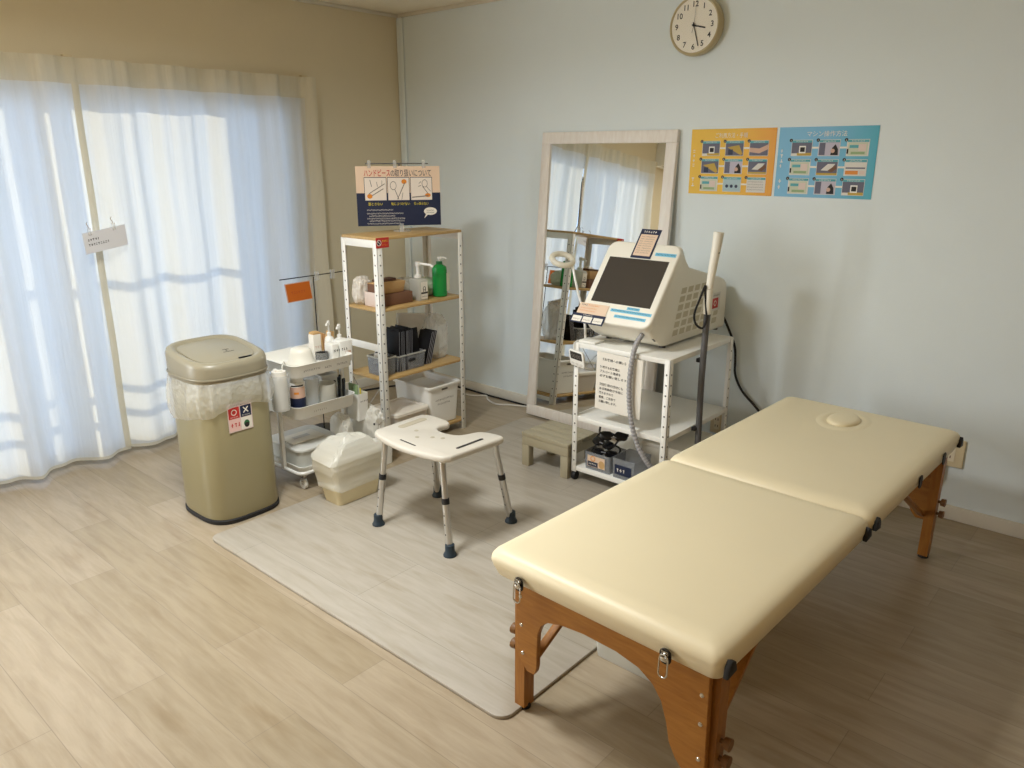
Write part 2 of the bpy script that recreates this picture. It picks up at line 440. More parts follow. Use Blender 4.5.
wl.box((-T, W_FILL[0], W_FILL[2]), (0, W_FILL[1], RH)).box((-T, RY - T, 0), (0, W_FILL[0], RH)).box((-T, W_FILL[0], 0), (0, W_FILL[1], 0.25))
struct(wl.build('wall_left'))
struct(MB(m_trimw).box((0.0, -0.012, 0), (RX, 0, 0.065), 0.003).build('baseboard_back'))
struct(MB(m_trimw).box((0, -0.86, 0), (0.012, -0.012, 0.065), 0.003).build('baseboard_left'))
struct(MB(m_trimw).box((0, -0.016, RH - 0.02), (RX, 0, RH), 0.004).build('trim_1'))
struct(MB(m_trimw).box((0, RY, RH - 0.02), (0.016, 0, RH), 0.004).build('trim_2'))
struct(MB(m_blue).box((0.0, -0.022, 0.065), (0.055, 0, RH - 0.02), 0.018, 4).build('trim_3'))

def window(n, y0, y1, z0, z1):
    w = MB(m_alu); x0, x1 = -0.13, -0.07
    w.box((x0, y0, z1 - .04), (x1, y1, z1)).box((x0, y0, z0), (x1, y1, z0 + .03)).box((x0, y0, z0), (x1, y0 + .04, z1)).box((x0, y1 - .04, z0), (x1, y1, z1))
    o = struct(w.build('window_%d' % n))
    mid = (y0 + y1) / 2
    for k, (a, b, x) in enumerate(((y0 + .04, mid + .025, -.115), (mid - .025, y1 - .04, -.085))):
        f = MB(m_alu)
        f.box((x - .012, a, z0 + .03), (x + .012, a + .045, z1 - .04)).box((x - .012, b - .045, z0 + .03), (x + .012, b, z1 - .04))
        f.box((x - .012, a, z0 + .03), (x + .012, b, z0 + .10)).box((x - .012, a, z1 - .09), (x + .012, b, z1 - .04))
        so = f.build('sash', o)
        MB(m_glass).box((x - .003, a + .045, z0 + .10), (x + .003, b - .045, z1 - .09)).build('pane', so)
    return o
window(1, W1[0], W1[1], 0.0, W1[2])
window(2, W_FILL[0], W_FILL[1], 0.25, W_FILL[2])  # unseen window, added so that fill light can enter the room

# balcony outside the window: slab, railing, added pillars and end wall that shade the curtain
struct(MB(m_concrete).box((-1.7, RY - 1, -0.16), (-T, 1.5, -0.06)).build('floor_balcony'))
br = thing('balcony_railing', (-1.06, -2.3, -0.06), 'metal balcony railing with three horizontal bars outside the curtained window', 'railing')
for z, t in ((1.205, .05), (0.66, .045), (0.525, .045)):
    MB(m_alu).box((-1.085, RY - 1, z + .011 - t / 2), (-1.035, -0.45, z + t / 2), 0.008).build('rail', br)
for y, w in ((-1.615, .06), (-1.440, .14)):  # unseen pillars, added to throw upright shadow bands on the curtain
    MB(m_alu).box((-1.09, y - w / 2, -0.06), (-1.03, y + w / 2, 2.245), 0.006).build('post', br)
struct(MB(m_concrete).box((-1.14, -0.40, -0.06), (-T, -0.30, 2.245)).build('wall_balcony'))  # unseen end wall, added to keep sun off the curtain's right part
struct(MB(m_concrete).box((-1.7, RY - 1, 2.245), (-T, 1.5, 2.4)).build('ceiling_balcony'))

# ================================================================ CURTAINS
def curtain(name, y0, y1, seed, label, bulge):
    t = thing(name, (0.07, (y0 + y1) / 2, 0.02), label, 'curtain', None)
    rn = random.Random(seed); ph = [rn.uniform(0, 6.28) for _ in range(6)]
    n = int((y1 - y0) / 0.012); L = y1 - y0
    def fx(y, z):
        k = 1 - z / 1.97
        a = 0.020 + 0.022 * k
        s = math.sin(2 * math.pi * y / 0.31 + ph[0] + 0.6 * math.sin(y * 3.1 + ph[1])) * a + math.sin(4 * math.pi * y / 0.31 + ph[2] + .5 * math.sin(y * 5 + 2 * z)) * a * 0.38 + math.sin(2 * math.pi * y / 0.117 + ph[4] + .6 * z) * a * .16
        s += 0.006 * (1 - k) * math.sin(2 * math.pi * y / 0.075 + ph[3])
        return 0.068 + s + bulge(y, k) + 0.004 * math.sin(9 * z + 5 * y)
    def strip(y_a, y_b, zs, off=0.0, m=m_curt, cols=None):
        cols = cols or max(2, int((y_b - y_a) / 0.012)); vs = []
        for z in zs:
            for i in range(cols + 1):
                y = y_a + (y_b - y_a) * i / cols
                yy = y
                zz = z
                vs.append((fx(y, z) + off, yy, zz))
        w = cols + 1
        return MB(m).faces(vs, [(j * w + i, j * w + i + 1, (j + 1) * w + i + 1, (j + 1) * w + i) for j in range(len(zs) - 1) for i in range(cols)])
    fz = [0.044 + (1.855 - 0.044) * i / 40 for i in range(41)]
    strip(y0, y1, fz).build('fabric', t, recalc=False, angle=80)
    strip(y0, y1, [1.855, 1.87, 1.90, 1.93, 1.955, 1.97], 0, m_curt2).build('header_tape', t, recalc=False, angle=80)
    strip(y0, y1, [0.028, 0.033, 0.038, 0.044], 0, m_curt2).build('bottom_hem', t, recalc=False, angle=80)
    return t, fx, strip
c1, fx1, st1 = curtain('curtain', -3.22, -2.035, 3, 'sheer white curtain panel left of the beige seam where the two panels meet', lambda y, k: 0.045 * k * max(0, (-2.35 - y)) / 0.4 - .012 * k)
st1(-2.068, -2.035, [0.044 + 1.811 * i / 40 for i in range(41)], 0.006, m_curt2, 4).build('side_hem', c1, recalc=False, angle=80)
c2, fx2, st2 = curtain('curtain', -2.05, -0.73, 11, 'sheer white curtain panel between the beige seam and the shelf corner of the room', lambda y, k: -.018 * k)
st2(-0.79, -0.73, [0.044 + 1.811 * i / 40 for i in range(41)], 0.004, m_curt2, 5).build('side_hem', c2, recalc=False, angle=80)
rail = thing('curtain_rail', (0.03, -2, 1.965), 'beige curtain rail on the wall above the sheer curtains', 'curtain rail')
MB(m_beige).box((0.0, -3.3, 1.950), (0.030, -0.72, 1.974), .004).build('track', rail)
for y in (-3.25, -2.05, -0.76): MB(m_switch).box((0.0, y - .02, 1.9745), (0.03, y + .02, 1.985), .003).build('bracket', rail)

# little notice clipped on the curtain seam
nf = Fr((0.145, -2.145, 1.078), (0, 1, 0.16), (0.02, -0.055, 1))
nt_ = thing('curtain_notice', nf.p(.1, 0, 0), 'small grey-white notice card clipped across the curtain seam', 'sign')
b = MB(mat('notice_card', (222, 222, 226), .6)); b.box((0, 0, -.002), (.205, .10, 0), fr=nf)
b.m(m_ink); b.scrib(nf, .02, .058, .05, .011, 3); b.scrib(nf, .02, .034, .095, .011, 4)
b.m(m_greyink); b.build('card', nt_)
for u in (.035, .15):
    c = MB(m_clear); c.box((u - .008, .085, -.006), (u + .008, .118, .006), .002, fr=nf); c.m(m_chrome).tube([nf.p(u, .118, 0), nf.p(u - .004, .14, -.01), nf.p(u + .006, .145, -.02)], .002, 6)
    c.build('clip', nt_)

# ================================================================ FLOOR MAT
pl = rrect(1.65, 2.05, 0.045, 6)
o = MB(m_mat).prism(pl, Fr((2.095, -1.225, 0), (1, 0, 0), (0, 1, 0)), 0.0005, 0.012, 0.003).build('floor_mat', origin=(2.095, -1.225, 0))
tag(o, 'large pale wood-print floor mat with rounded corners under the stool and table', 'mat')
MZ = 0.012

# ================================================================ MASSAGE TABLE
tb = thing('massage_table', (3.23, -1.30, 0), 'cream vinyl folding massage table on wooden legs in the right foreground', 'massage table')
def cushion(y0, y1):
    X0, X1, Z0, Z1 = 2.873, 3.575, 0.442, 0.527
    rings = []
    prof = [(0.024, Z0), (0.016, Z0 + .006), (.006, Z0 + .03), (0.001, Z1 - .036), (0.003, Z1 - .022), (0.012, Z1 - .010), (0.028, Z1 - .003), (.06, Z1)]
    for ins, z in prof:
        w = X1 - X0 - 2 * ins; d = y1 - y0 - 2 * ins
        rings.append(ring3(rrect(w, d, max(.006, .030 - ins * .3), 5, (X0 + X1) / 2, (y0 + y1) / 2), z))
    return MB(m_vinyl).loft(rings)
cushion(-2.245, -1.345).build('cushion', tb, angle=60)
far = cushion(-1.343, -0.345)
far.build('cushion', tb, angle=60)
# face-hole plug
fc = (3.196, -0.555)
MB(m_vinyl).lathe([(.140, .5262), (.122, .5295), (.108, .5312), (.098, .5300), (.090, .5268)], (fc[0], fc[1], 0), 36, sx=.72, sy=1.0).build('face_hole_rim', tb, angle=70)
MB(m_vinyl).lathe([(.084, .5262), (.084, .531), (.078, .5375), (.062, .5405), (.03, .542), (0.0, .5423)], (fc[0], fc[1], 0), 36, sx=.70, sy=1.0).build('face_plug', tb, angle=70)
# wooden side rails under the cushions
for x0, x1 in ((2.99, 3.01), (3.46, 3.48)):
    for y0, y1 in ((-2.20, -1.36), (-1.33, -.39)): MB(m_beech).box((x0, y0, .405), (x1, y1, .4415), .003).build('side_rail', tb)
def end_frame(sy, y, foot_y):
    """arched end panel, two legs with knobs, two stays; sy is the outward direction along the table"""
    th = .016
    f = Fr((0, y, 0), (1, 0, 0), (0, (foot_y - y) * -2.2, 1))
    pts = [(2.950, .445), (2.950, .205), (2.982, .165), (3.008, .165), (3.016, .178)]
    # arch between the legs
    arch = [(3.021, .20), (3.023, .25), (3.027, .305), (3.040, .338), (3.062, .358), (3.11, .372), (3.18, .380), (3.28, .378), (3.345, .365), (3.385, .34), (3.41, .305), (3.426, .25), (3.435, .20)]
    pts += arch + [(3.452, .165), (3.47, .145), (3.532, .145), (3.532, .445)]
    MB(m_beech).prism(pts, f, -th if sy > 0 else 0, 0 if sy > 0 else th, .002, 1).build('end_panel', tb)
    for sx, x in ((-1, 2.944), (1, 3.530)):
        lf = Fr((x, y + (-sy) * .028, 0), (1, 0, 0), (0, 1, 0))
        top = Vector((x, y - sy * .012, .445)); ft = Vector((x + (-.008 if sx < 0 else -.004), foot_y, .012))
        d = (ft - top)
        lb = MB(m_beech2)
        w = .021
        rgs = []
        for k in (0, 1):
            p = top + d * k
            rgs.append([p + Vector((a * w * .85, b * w, 0)) for a, b in ((-1, -1), (1, -1), (1, 1), (-1, 1))])
        lb.loft(rgs); leg = lb.build('leg', tb)
        MB(m_black).cyl(ft + Vector((0, 0, -.012)), ft + Vector((0, 0, .006)), .020, .019, 12).build('foot_pad', leg)
        for z in (.245, .195):
            p = top + d * ((.445 - z) / (.445 - .012))
            k_ = MB(mat('dark_wood_knob', (122, 84, 42), .5)); q = p + Vector((sx * .018, 0, 0))
            k_.cyl(q, q + Vector((sx * .010, 0, 0)), .006, .006, 10); k_.cyl(q + Vector((sx * .010, 0, 0)), q + Vector((sx * .026, 0, 0)), .014, .016, 10)
            k_.build('knob', leg)
        # diagonal stay from the leg up to the middle of the table
        p = top + d * .62 + Vector((-sx * .03, -sy * .012, 0)); q = Vector((x - sx * .05, y - sy * .42, .435))
        v = (q - p).normalized(); sfr = Fr(p, v, Vector((1, 0, 0)))
        MB(m_beech2).box((0, -.012, -.007), ((q - p).length, .012, .007), .002, fr=sfr).build('stay', tb)
    for x, z in ((2.968, .40), (2.968, .31), (2.970, .22), (3.515, .38), (3.515, .30), (3.515, .20)):
        MB(m_chrome).lathe([(.006, 0), (.005, .002), (0, .003)], f.p(x, z, -th if sy > 0 else th), 10, axis=(0, sy, 0)).build('screw', tb)
end_frame(-1, -2.178, -2.158)
end_frame(1, -0.415, -0.43)
def latch(x):
    y = -2.246
    l = MB(mat('dark_chrome', (70, 68, 66), .25, .9)); fr = Fr((x, y, .463), (1, 0, 0), (0, 0, 1))
    l.prism(rrect(.030, .040, .014, 6), fr, 0, .004, .001, 1)
    l.m(m_chrome).box((-.008, -.010, .004), (.008, .002, .012), .003, fr=fr)
    for q in range(3): l.box((-.009, .005 + q * .004, .004), (.009, .007 + q * .004, .007), fr=fr)
    o_ = l.build('latch', tb)
    MB(m_chrome).tube([fr.p(a, b - .022, .009 + .002 * (b < 0)) for a, b in rrect(.022, .058, .011, 5)], .0022, 6, closed=True).build('latch_ring', o_)
latch(2.995); latch(3.438)
def guard(y, s):
    fr = Fr((3.574, y, .485), (0, 1, 0), (0, 0, 1))
    pts = [(-.020 * s, -.018), (.022 * s, -.014), (.014 * s, .012), (-.004 * s, .022), (-.016 * s, .008)]
    MB(m_black).prism(pts if s > 0 else pts[::-1], fr, -.004, .010, .003).build('corner_guard', tb)
guard(-2.215, 1); guard(-1.385, 1); guard(-1.305, -1); guard(-.385, -1)
for y in (-.88, -.60): MB(m_black).prism(rrect(.034, .046, .014, 5), Fr((3.5745, y, .484), (0, 1, 0), (0, 0, 1)), 0, .004, .001, 1).build('strap_slot', tb)

tb.rotation_euler = (0, 0, R(-1.5))
# pale open tray box on the floor under the table
bx = thing('storage_tray', (3.05, -1.62, 0), 'white plastic under-bed box on the floor beneath the near end of the table', 'storage box')
t_ = MB(m_frost)
P0 = [ring3(rrect(.262 + k, .40 + k, .02, 4, 3.052, -1.63), z) for k, z in ((-.02, .002), (0, .12), (.012, .124), (.012, .132), (-.004, .132), (-.008, .12), (-.03, .008))]
t_.loft(P0); t_.build('body', bx)

# ================================================================ SHOWER STOOL
ss = thing('shower_stool', (1.915, -1.52, MZ), 'white shower stool with a U-shaped cut-out seat and aluminium legs on the mat', 'stool')
SC = Vector((1.907, -1.555, 0)); ZT = .425
out = [(-.228, -.085), (-.222, -.115), (-.195, -.138), (-.10, -.160), (0.0, -.167), (.10, -.160), (.19, -.142), (.216, -.118), (.222, -.09), (.232, .10), (.236, .155), (.226, .178), (.19, .183), (.135, .170), (.108, .150), (.094, .11), (.075, .072), (.03, .055), (-.02, .056), (-.05, .075), (-.058, .11), (-.052, .135), (-.062, .155), (-.10, .167), (-.18, .170), (-.218, .155), (-.232, .12)]
out = [(p.x * 1.02, p.y * 1.02) for p in spline([Vector((a, b, 0)) for a, b in out], 3, True)]
st = MB(m_stool).prism(out, Fr(SC, (1, 0, 0), (0, 1, 0)), ZT - .028, ZT, .010, 3)
seat = st.build('seat', ss, angle=50)
def slot(cx, cy, w, d, a, m, z=ZT + .0006):
    fr = Fr(SC + Vector((cx, cy, z)), (math.cos(a), math.sin(a), 0), (-math.sin(a), math.cos(a), 0))
    return MB(m).prism(rrect(w, d, min(w, d) * .48, 5), fr, 0, .0006)
m_recess = mat('seat_recess', (186, 176, 154), .6)
slot(-.175, .045, .036, .155, 0.02, m_recess).build('hand_slot', seat)
slot(.185, .03, .014, .15, -.02, m_dark).build('hand_slot', seat)
slot(-.01, -.128, .10, .007, -0.06, m_dark).build('drain_slot', seat)
for a, b_ in ((-.09, -.01), (.06, .0), (-.03, -.06), (.02, -.02)): slot(a, b_, .018, .018, 0, m_recess).build('drain_hole', seat)
for fx_, fy_, tx, ty in ((1.716, -1.711, 1.738, -1.668), (2.139, -1.695, 2.080, -1.668), (2.127, -1.314, 2.098, -1.385), (1.696, -1.342, 1.735, -1.405)):
    foot = Vector((fx_, fy_, MZ)); top = Vector((tx, ty, ZT - .035))
    # leg bends inwards under the seat
    knee = top + (foot - top) * .12
    inn = Vector((top.x + (SC.x - top.x) * .35, top.y + (SC.y - top.y) * .35, ZT - .036))
    up = MB(m_alupipe); mid = knee + (foot - knee) * .34
    up.tube([inn, inn.lerp(top, .55), top + Vector((0, 0, -.004)), knee, mid], .0125, 12, smooth=5)
    lg = up.build('leg', ss)
    MB(m_black).cyl(mid - (foot - knee).normalized() * .012, mid + (foot - knee).normalized() * .012, .0155, None, 14).build('collar', lg)
    low = MB(m_alupipe); low.cyl(mid, foot + (top - foot).normalized() * .03, .0145, None, 14)
    low.build('lower_tube', lg)
    ft = MB(m_navyrub); ft.lathe([(.027, 0), (.027, .006), (.022, .014), (.0195, .022), (.019, .048), (.0165, .050)], foot, 16); ft.build('rubber_foot', lg)
    pins = MB(m_dark); dn = (foot - mid)
    for k in (.25, .42, .6):
        q = mid + dn * k + Vector((.0, -.0146, 0)); pins.lathe([(.0035, 0), (0, .001)], q, 8, axis=(0, -1, 0))
    pins.build('adjust_holes', lg)

# ================================================================ CREAM BIN
bn = thing('sensor_bin', (1.045, -2.01, 0), 'tall cream rounded dustbin with a liner bag and sorting sticker', 'bin')
def sup(k, z, n=3.4, a=.183, b=.172, cx=1.042, cy=-2.011, wob=None, N=72):
    r_ = []
    for i in range(N):
        t = 2 * math.pi * i / N; c, s_ = math.cos(t), math.sin(t)
        q = k if wob is None else k + wob(t)
        r_.append(Vector((cx + (a + q) * math.copysign(abs(c) ** (2 / n), c), cy + (b + q) * math.copysign(abs(s_) ** (2 / n), s_), z)))
    return r_
MB(m_cream).loft([sup(-.002, .02), sup(0, .03), sup(-.002, .62), sup(-.006, .63)]).build('body', bn, angle=60)
MB(m_black).loft([sup(.000, 0), sup(.004, .004), sup(.004, .018), sup(-.001, .022)]).build('base_ring', bn, angle=40)
def wedge(rg):
    for v in rg: v.z += .046 * (1.042 + .183 - v.x) / .366
    return rg
lid = MB(m_creamlid).loft([sup(-.004, .628), sup(.004, .632)] + [wedge(sup(*q)) for q in ((.005, .690), (.000, .706), (-.010, .7135), (-.020, .714), (-.028, .710), (-.034, .703))], close_first=True)
lid_o = lid.build('lid', bn, angle=50)
fl = MB(m_creamlid).loft([wedge(sup(*q)) for q in ((-.038, .702), (-.039, .706), (-.046, .7085))], True); fl.m(m_dark)
ffr = Fr((1.042, -2.011, .7318), (0, 1, 0), (-1, 0, .1257))
fl.quad(ffr, .02, -.02, .05, -.016); fl.quad(ffr, .03, -.035, .036, -.025); fl.quad(ffr, .01, -.05, .06, -.046)
fl.build('flap', lid_o, angle=50)
sn = MB(m_blackgl)
sn.box((1.180, -1.985, .712), (1.189, -1.925, .7185), .002); sn.build('sensor', lid_o)
MB(m_creamlid).loft([sup(.007, .645), sup(.0085, .648), sup(.0085, .652), sup(.007, .655)], False).build('lid_seam', lid_o)
rw = random.Random(5); P6 = [rw.uniform(0, 6.28) for _ in range(8)]
def wob(amp):
    return lambda t: amp * (0.5 + .5 * math.sin(7 * t + P6[0])) * (0.6 + .4 * math.sin(3 * t + P6[1])) + amp * .4 * math.sin(17 * t + P6[2]) + amp * .25 * math.sin(31 * t + P6[3])
rings = []
for k, (off, z, am) in enumerate(((.004, .634, .001), (.010, .615, .006), (.014, .59, .010), (.016, .565, .012), (.014, .54, .012), (.010, .522, .010), (.004, .512, .006))):
    rr = sup(off, z, wob=wob(am), N=160)
    for i, v in enumerate(rr):
        t = 2 * math.pi * i / 160
        drop = max(0, math.sin(t * 1.0 + 3.6)) * .06 + .012 * math.sin(5 * t + P6[4])
        v.z -= drop * (k / 6)
    rings.append(rr)
MB(m_bag).loft(rings, cap=False).build('liner_bag', bn, angle=60)
sfr = Fr((1.2256, -2.085, .412), (0, 1, 0), (0, 0, 1))
sk = MB(mat('sticker_pale', (226, 204, 196), .5)); sk.box((0, 0, 0), (.112, .125, .0006), fr=sfr)
sk.m(m_red).quad(sfr, .004, .058, .054, .108); sk.m(m_navy).quad(sfr, .058, .058, .108, .108)
sk.m(m_paper).quad(sfr, .058, .004, .108, .056); sk.m(mat('sticker_pink', (236, 196, 188), .5)).quad(sfr, .004, .004, .054, .056)
sk.m(m_paper).ring(sfr, .029, .086, .013, .0035).line(sfr, (.072, .076), (.094, .1), .005, .0016).line(sfr, (.094, .076), (.072, .1), .005, .0017)
sk.scrib(sfr, .010, .063, .038, .005, 1, .0016); sk.scrib(sfr, .064, .063, .038, .005, 2, .0016)
sk.m(mat('leaf_green', (40, 110, 60), .5)).disc(sfr, .083, .027, .013, .0014, r2=.015).m(m_ink).disc(sfr, .083, .020, .011, .0016)
sk.m(m_red); sk.scrib(sfr, .010, .022, .04, .018, 8, .0014); sk.m(m_ink).scrib(sfr, .008, .112, .10, .008, 9, .0014)
sk.build('sorting_sticker', bn)

# ================================================================ SMALL LINED WASTE BIN
sb = thing('waste_bin', (1.385, -1.60, MZ), 'small cream wastebasket lined with a crumpled white bag beside the trolley', 'bin')
def rr3(w, d, z, cx=1.388, cy=-1.603, r=.02): return ring3(rrect(w, d, r, 5, cx, cy), z)
MB(mat('pale_bin_plastic', (236, 224, 186), .4)).loft([rr3(.118, .222, MZ), rr3(.123, .23, .03), rr3(.160, .285, .222), rr3(.152, .277, .222), rr3(.115, .22, .02)]).build('body', sb)
def bagring(w, d, z, n=120):
    p = rrect(w, d, min(.025, w * .4), 29, 1.388, -1.603); return [Vector((a, b, z)) for a, b in p]
rings = []
for k in range(40):
    t = k / 39
    if t < .55:
        q = t / .55; w, d, z = .150 + .028 * q, .258 + .044 * q, .080 + .140 * q
    else:
        q = (t - .55) / .45; cc = math.cos(q * 1.5); w, d, z = .174 * cc ** .8 + .004, .298 * (.25 * (1 - q) + .75 * cc) + .006, .215 + .072 * math.sin(q * 1.57)
    rg = bagring(w, d, z)
    for v in rg:
        q_ = Vector((v.x * 9, v.y * 9, v.z * 9)); am = .016 if t < .5 else .016 + .02 * min(1, (t - .5) / .3)
        c_ = Vector((1.388, -1.603, .17)); dv = (v - c_).normalized(); h = ridge(q_, 9, 1.05)
        v += dv * am * (h - .1) + Vector((0, 0, (.030 * max(0, t - .5) * 2) * (ridge(q_, 3, .6) - .2)))
        if t < .12: v.z += .014 * math.sin(v.y * 46) + .008 * math.sin(v.x * 70)
    rings.append(rg)
MB(mat('waste_bag_film', (255, 253, 244), .25, alpha=.82, transl=.3)).loft(rings, cap=True, close_first=False).build('liner_bag', sb, angle=26)

# ================================================================ STEEL RACK WITH PINE SHELVES
rk = thing('shelf_rack', (.965, -.86, 0), 'white perforated steel rack with pine shelves in the room corner', 'shelf')
RX0, RX1, RY0, RY1, RZ = .822, 1.112, -1.160, -.562, 1.146
def perf_post(x, y, sx, sy, z0, z1, parent, name='post', step=.05, hole=True, w=.034):
    """L-section angle post; sx, sy point to the rack's inside"""
    p = MB(m_whitesteel); t = .003
    p.box((x, y, z0), (x + sx * w, y + sy * t, z1), .0006, 1); p.box((x, y, z0), (x + sx * t, y + sy * w, z1), .0006, 1)
    if hole:
        p.m(m_dark); z = z0 + .06
        while z < z1 - .03:
            f = Fr((x - sx * .0004, y + sy * w * .55, z), (0, -sx, 0), (0, 0, 1)); p.disc(f, 0, 0, .0042, 0.0, 8)
            f = Fr((x + sx * w * .55, y - sy * .0004, z), (sy, 0, 0), (0, 0, 1)); p.disc(f, 0, 0, .0042, 0.0, 8)
            z += step
    return p.build(name, parent, recalc=False)
for x, sx in ((RX0, 1), (RX1, -1)):
    for y, sy in ((RY0, 1), (RY1, -1)): perf_post(x, y, sx, sy, 0, RZ - .014, rk)
for z in (RZ, .785, .421, .062):
    MB(m_pine).box((RX0 + .004, RY0 + .004, z - .014), (RX1 - .004, RY1 - .004, z), .002).build('shelf_board', rk)
for y, sy in ((RY0, 1), (RY1, -1)):
    for z0, z1 in ((RZ - .052, RZ - .014), (.565, .603), (.02, .046))[::1 if sy > 0 else 2]:
        MB(m_whitesteel).box((RX0 + .003, y + sy * .003, z0), (RX1 - .003, y + sy * .007, z1), .001).build('side_brace', rk)
for s_ in (0, 1):
    p0, p1 = ((RX0 + .01, RY0 + .008, .10), (RX1 - .01, RY0 + .008, .40))
    if s_: p0, p1 = (p0[0], p0[1] + .004, p1[2]), (p1[0], p1[1] + .004, p0[2])
    MB(m_chrome).tube([p0, p1], .0022, 6).build('cross_wire', rk)

# red no-entry sticker on the top corner
f = Fr((RX1 + .0012, -1.166, 1.096), (0, 1, 0), (0, 0, 1))
s_ = MB(m_red); s_.box((0, 0, 0), (.082, .05, .001), fr=f); s_.m(m_paper).ring(f, .019, .025, .015, .003, .0016).line(f, (.010, .034), (.028, .016), .003, .0018)
s_.m(m_navy).disc(f, .019, .025, .010, .0013); s_.m(m_yellow).scrib(f, .038, .028, .036, .010, 4, .0016); s_.m(m_orange).scrib(f, .038, .010, .036, .008, 5, .0016)
tag(s_.build('warning_sticker', origin=(RX1, -1.125, 1.12)), 'small red prohibition sticker on the top corner of the rack', 'sticker')

# sign standing on the rack top
sx_ = .955
sgn = thing('handling_sign', (sx_, -.86, RZ), 'navy and beige Japanese instruction board standing on top of the rack', 'sign')
f = Fr((.9337 - .2185 * .582 + .01, -.86 - .2185 * .813, 1.178), (.582, .813, 0), (-.81 * .035, .58 * .035, 1), .437 / .578)
s_ = MB(m_peach); WB, HB = .578, .303
s_.box((0, 0, -.004), (WB, HB, 0), fr=f); s_.m(m_navy).quad(f, 0, 0, WB, .168, .0006)
s_.m(m_red).text(f, .055, .254, .040, 'ハンドピース', width=.178, bold=.0003); s_.m(m_navy).text(f, .236, .254, .038, 'の', width=.026); s_.text(f, .266, .254, .040, '取り扱いについて', width=.25)
for k in range(3):
    u = .055 + k * .158
    s_.m(m_navy).quad(f, u, .128, u + .152, .248, .0009); s_.m(mat('panel_paper', (236, 224, 212), .6)).quad(f, u + .003, .131, u + .149, .245, .0013)
    # hand-piece drawings
    s_.m(m_greyink)
    if k == 0:
        s_.line(f, (u + .03, .165), (u + .14, .215), .004, .0018).line(f, (u + .05, .155), (u + .13, .19), .004, .0018).line(f, (u + .05, .20), (u + .04, .235), .004, .0018).line(f, (u + .09, .20), (u + .085, .225), .003, .0018).line(f, (u + .12, .205), (u + .122, .232), .003, .0018)
        s_.m(m_orange).disc(f, u + .035, .152, .018, .0017, r2=.012)
    elif k == 1:
        s_.ring(f, u + .04, .205, .022, .003, .0018).line(f, (u + .05, .185), (u + .075, .135), .004, .0018).line(f, (u + .12, .22), (u + .085, .165), .005, .0018).line(f, (u + .085, .165), (u + .065, .135), .004, .0018)
        s_.line(f, (u + .105, .17), (u + .095, .133), .003, .0018); s_.m(m_orange).disc(f, u + .115, .225, .018, .0017, r2=.012)
    else:
        s_.ring(f, u + .10, .215, .02, .003, .0018).line(f, (u + .085, .20), (u + .12, .165), .004, .0018).line(f, (u + .01, .145), (u + .125, .152), .005, .0018).line(f, (u + .11, .20), (u + .14, .175), .003, .0018).line(f, (u + .06, .215), (u + .075, .225), .003, .0018).line(f, (u + .055, .20), (u + .075, .205), .003, .0018)
        s_.m(m_orange).disc(f, u + .12, .155, .02, .0017, r2=.010)
    s_.m(m_yellow).text(f, u + .02, .106, .017, ('落とさない', '物にぶつけない', '引っ張らない')[k], .0014, width=(.10, .13, .10)[k])
s_.m(m_lightprint)
for k, (v, w) in enumerate(((.078, .18), (.060, .25), (.047, .18), (.034, .26), (.022, .24), (.008, .23))): s_.scrib(f, .065 + (.015 if k in (2, 4) else 0), v, w, .0075, 20 + k)
s_.m(m_paper); s_.disc(f, .505, .072, .046, .0012, r2=.020).poly(f, [(.475, .06), (.46, .035), (.49, .056)], .0012); s_.m(m_ink).scrib(f, .478, .074, .05, .006, 31, .0018).scrib(f, .478, .062, .052, .006, 32, .0018)
s_.build('board', sgn)
MB(m_greytube).tube([f.p(.07, HB + .013, -.006), f.p(.50, HB + .013, -.006)], .003, 8).build('top_bar', sgn)
for u in (.095, .27, .468):
    MB(m_clear).box((u - .012, HB - .01, -.010), (u + .012, HB + .03, .004), .003, fr=f).build('clip', sgn)
MB(m_greytube).tube([f.p(.30, HB + .01, -.010), f.p(.30, .02, -.012), (sx_ - .03, -.83, RZ + .004)], .0035, 8).build('stand_pole', sgn)
fb = MB(m_clear); fb.lathe([(.05, 0), (.05, .004), (.046, .006), (0, .007)], (sx_ - .03, -.83, RZ), 24); fb.box((-.012, -.035, -.01), (.012, .012, .008), .003, fr=Fr(f.p(.30, 0, 0), f.u, f.v)); fb.build('stand_foot', sgn)

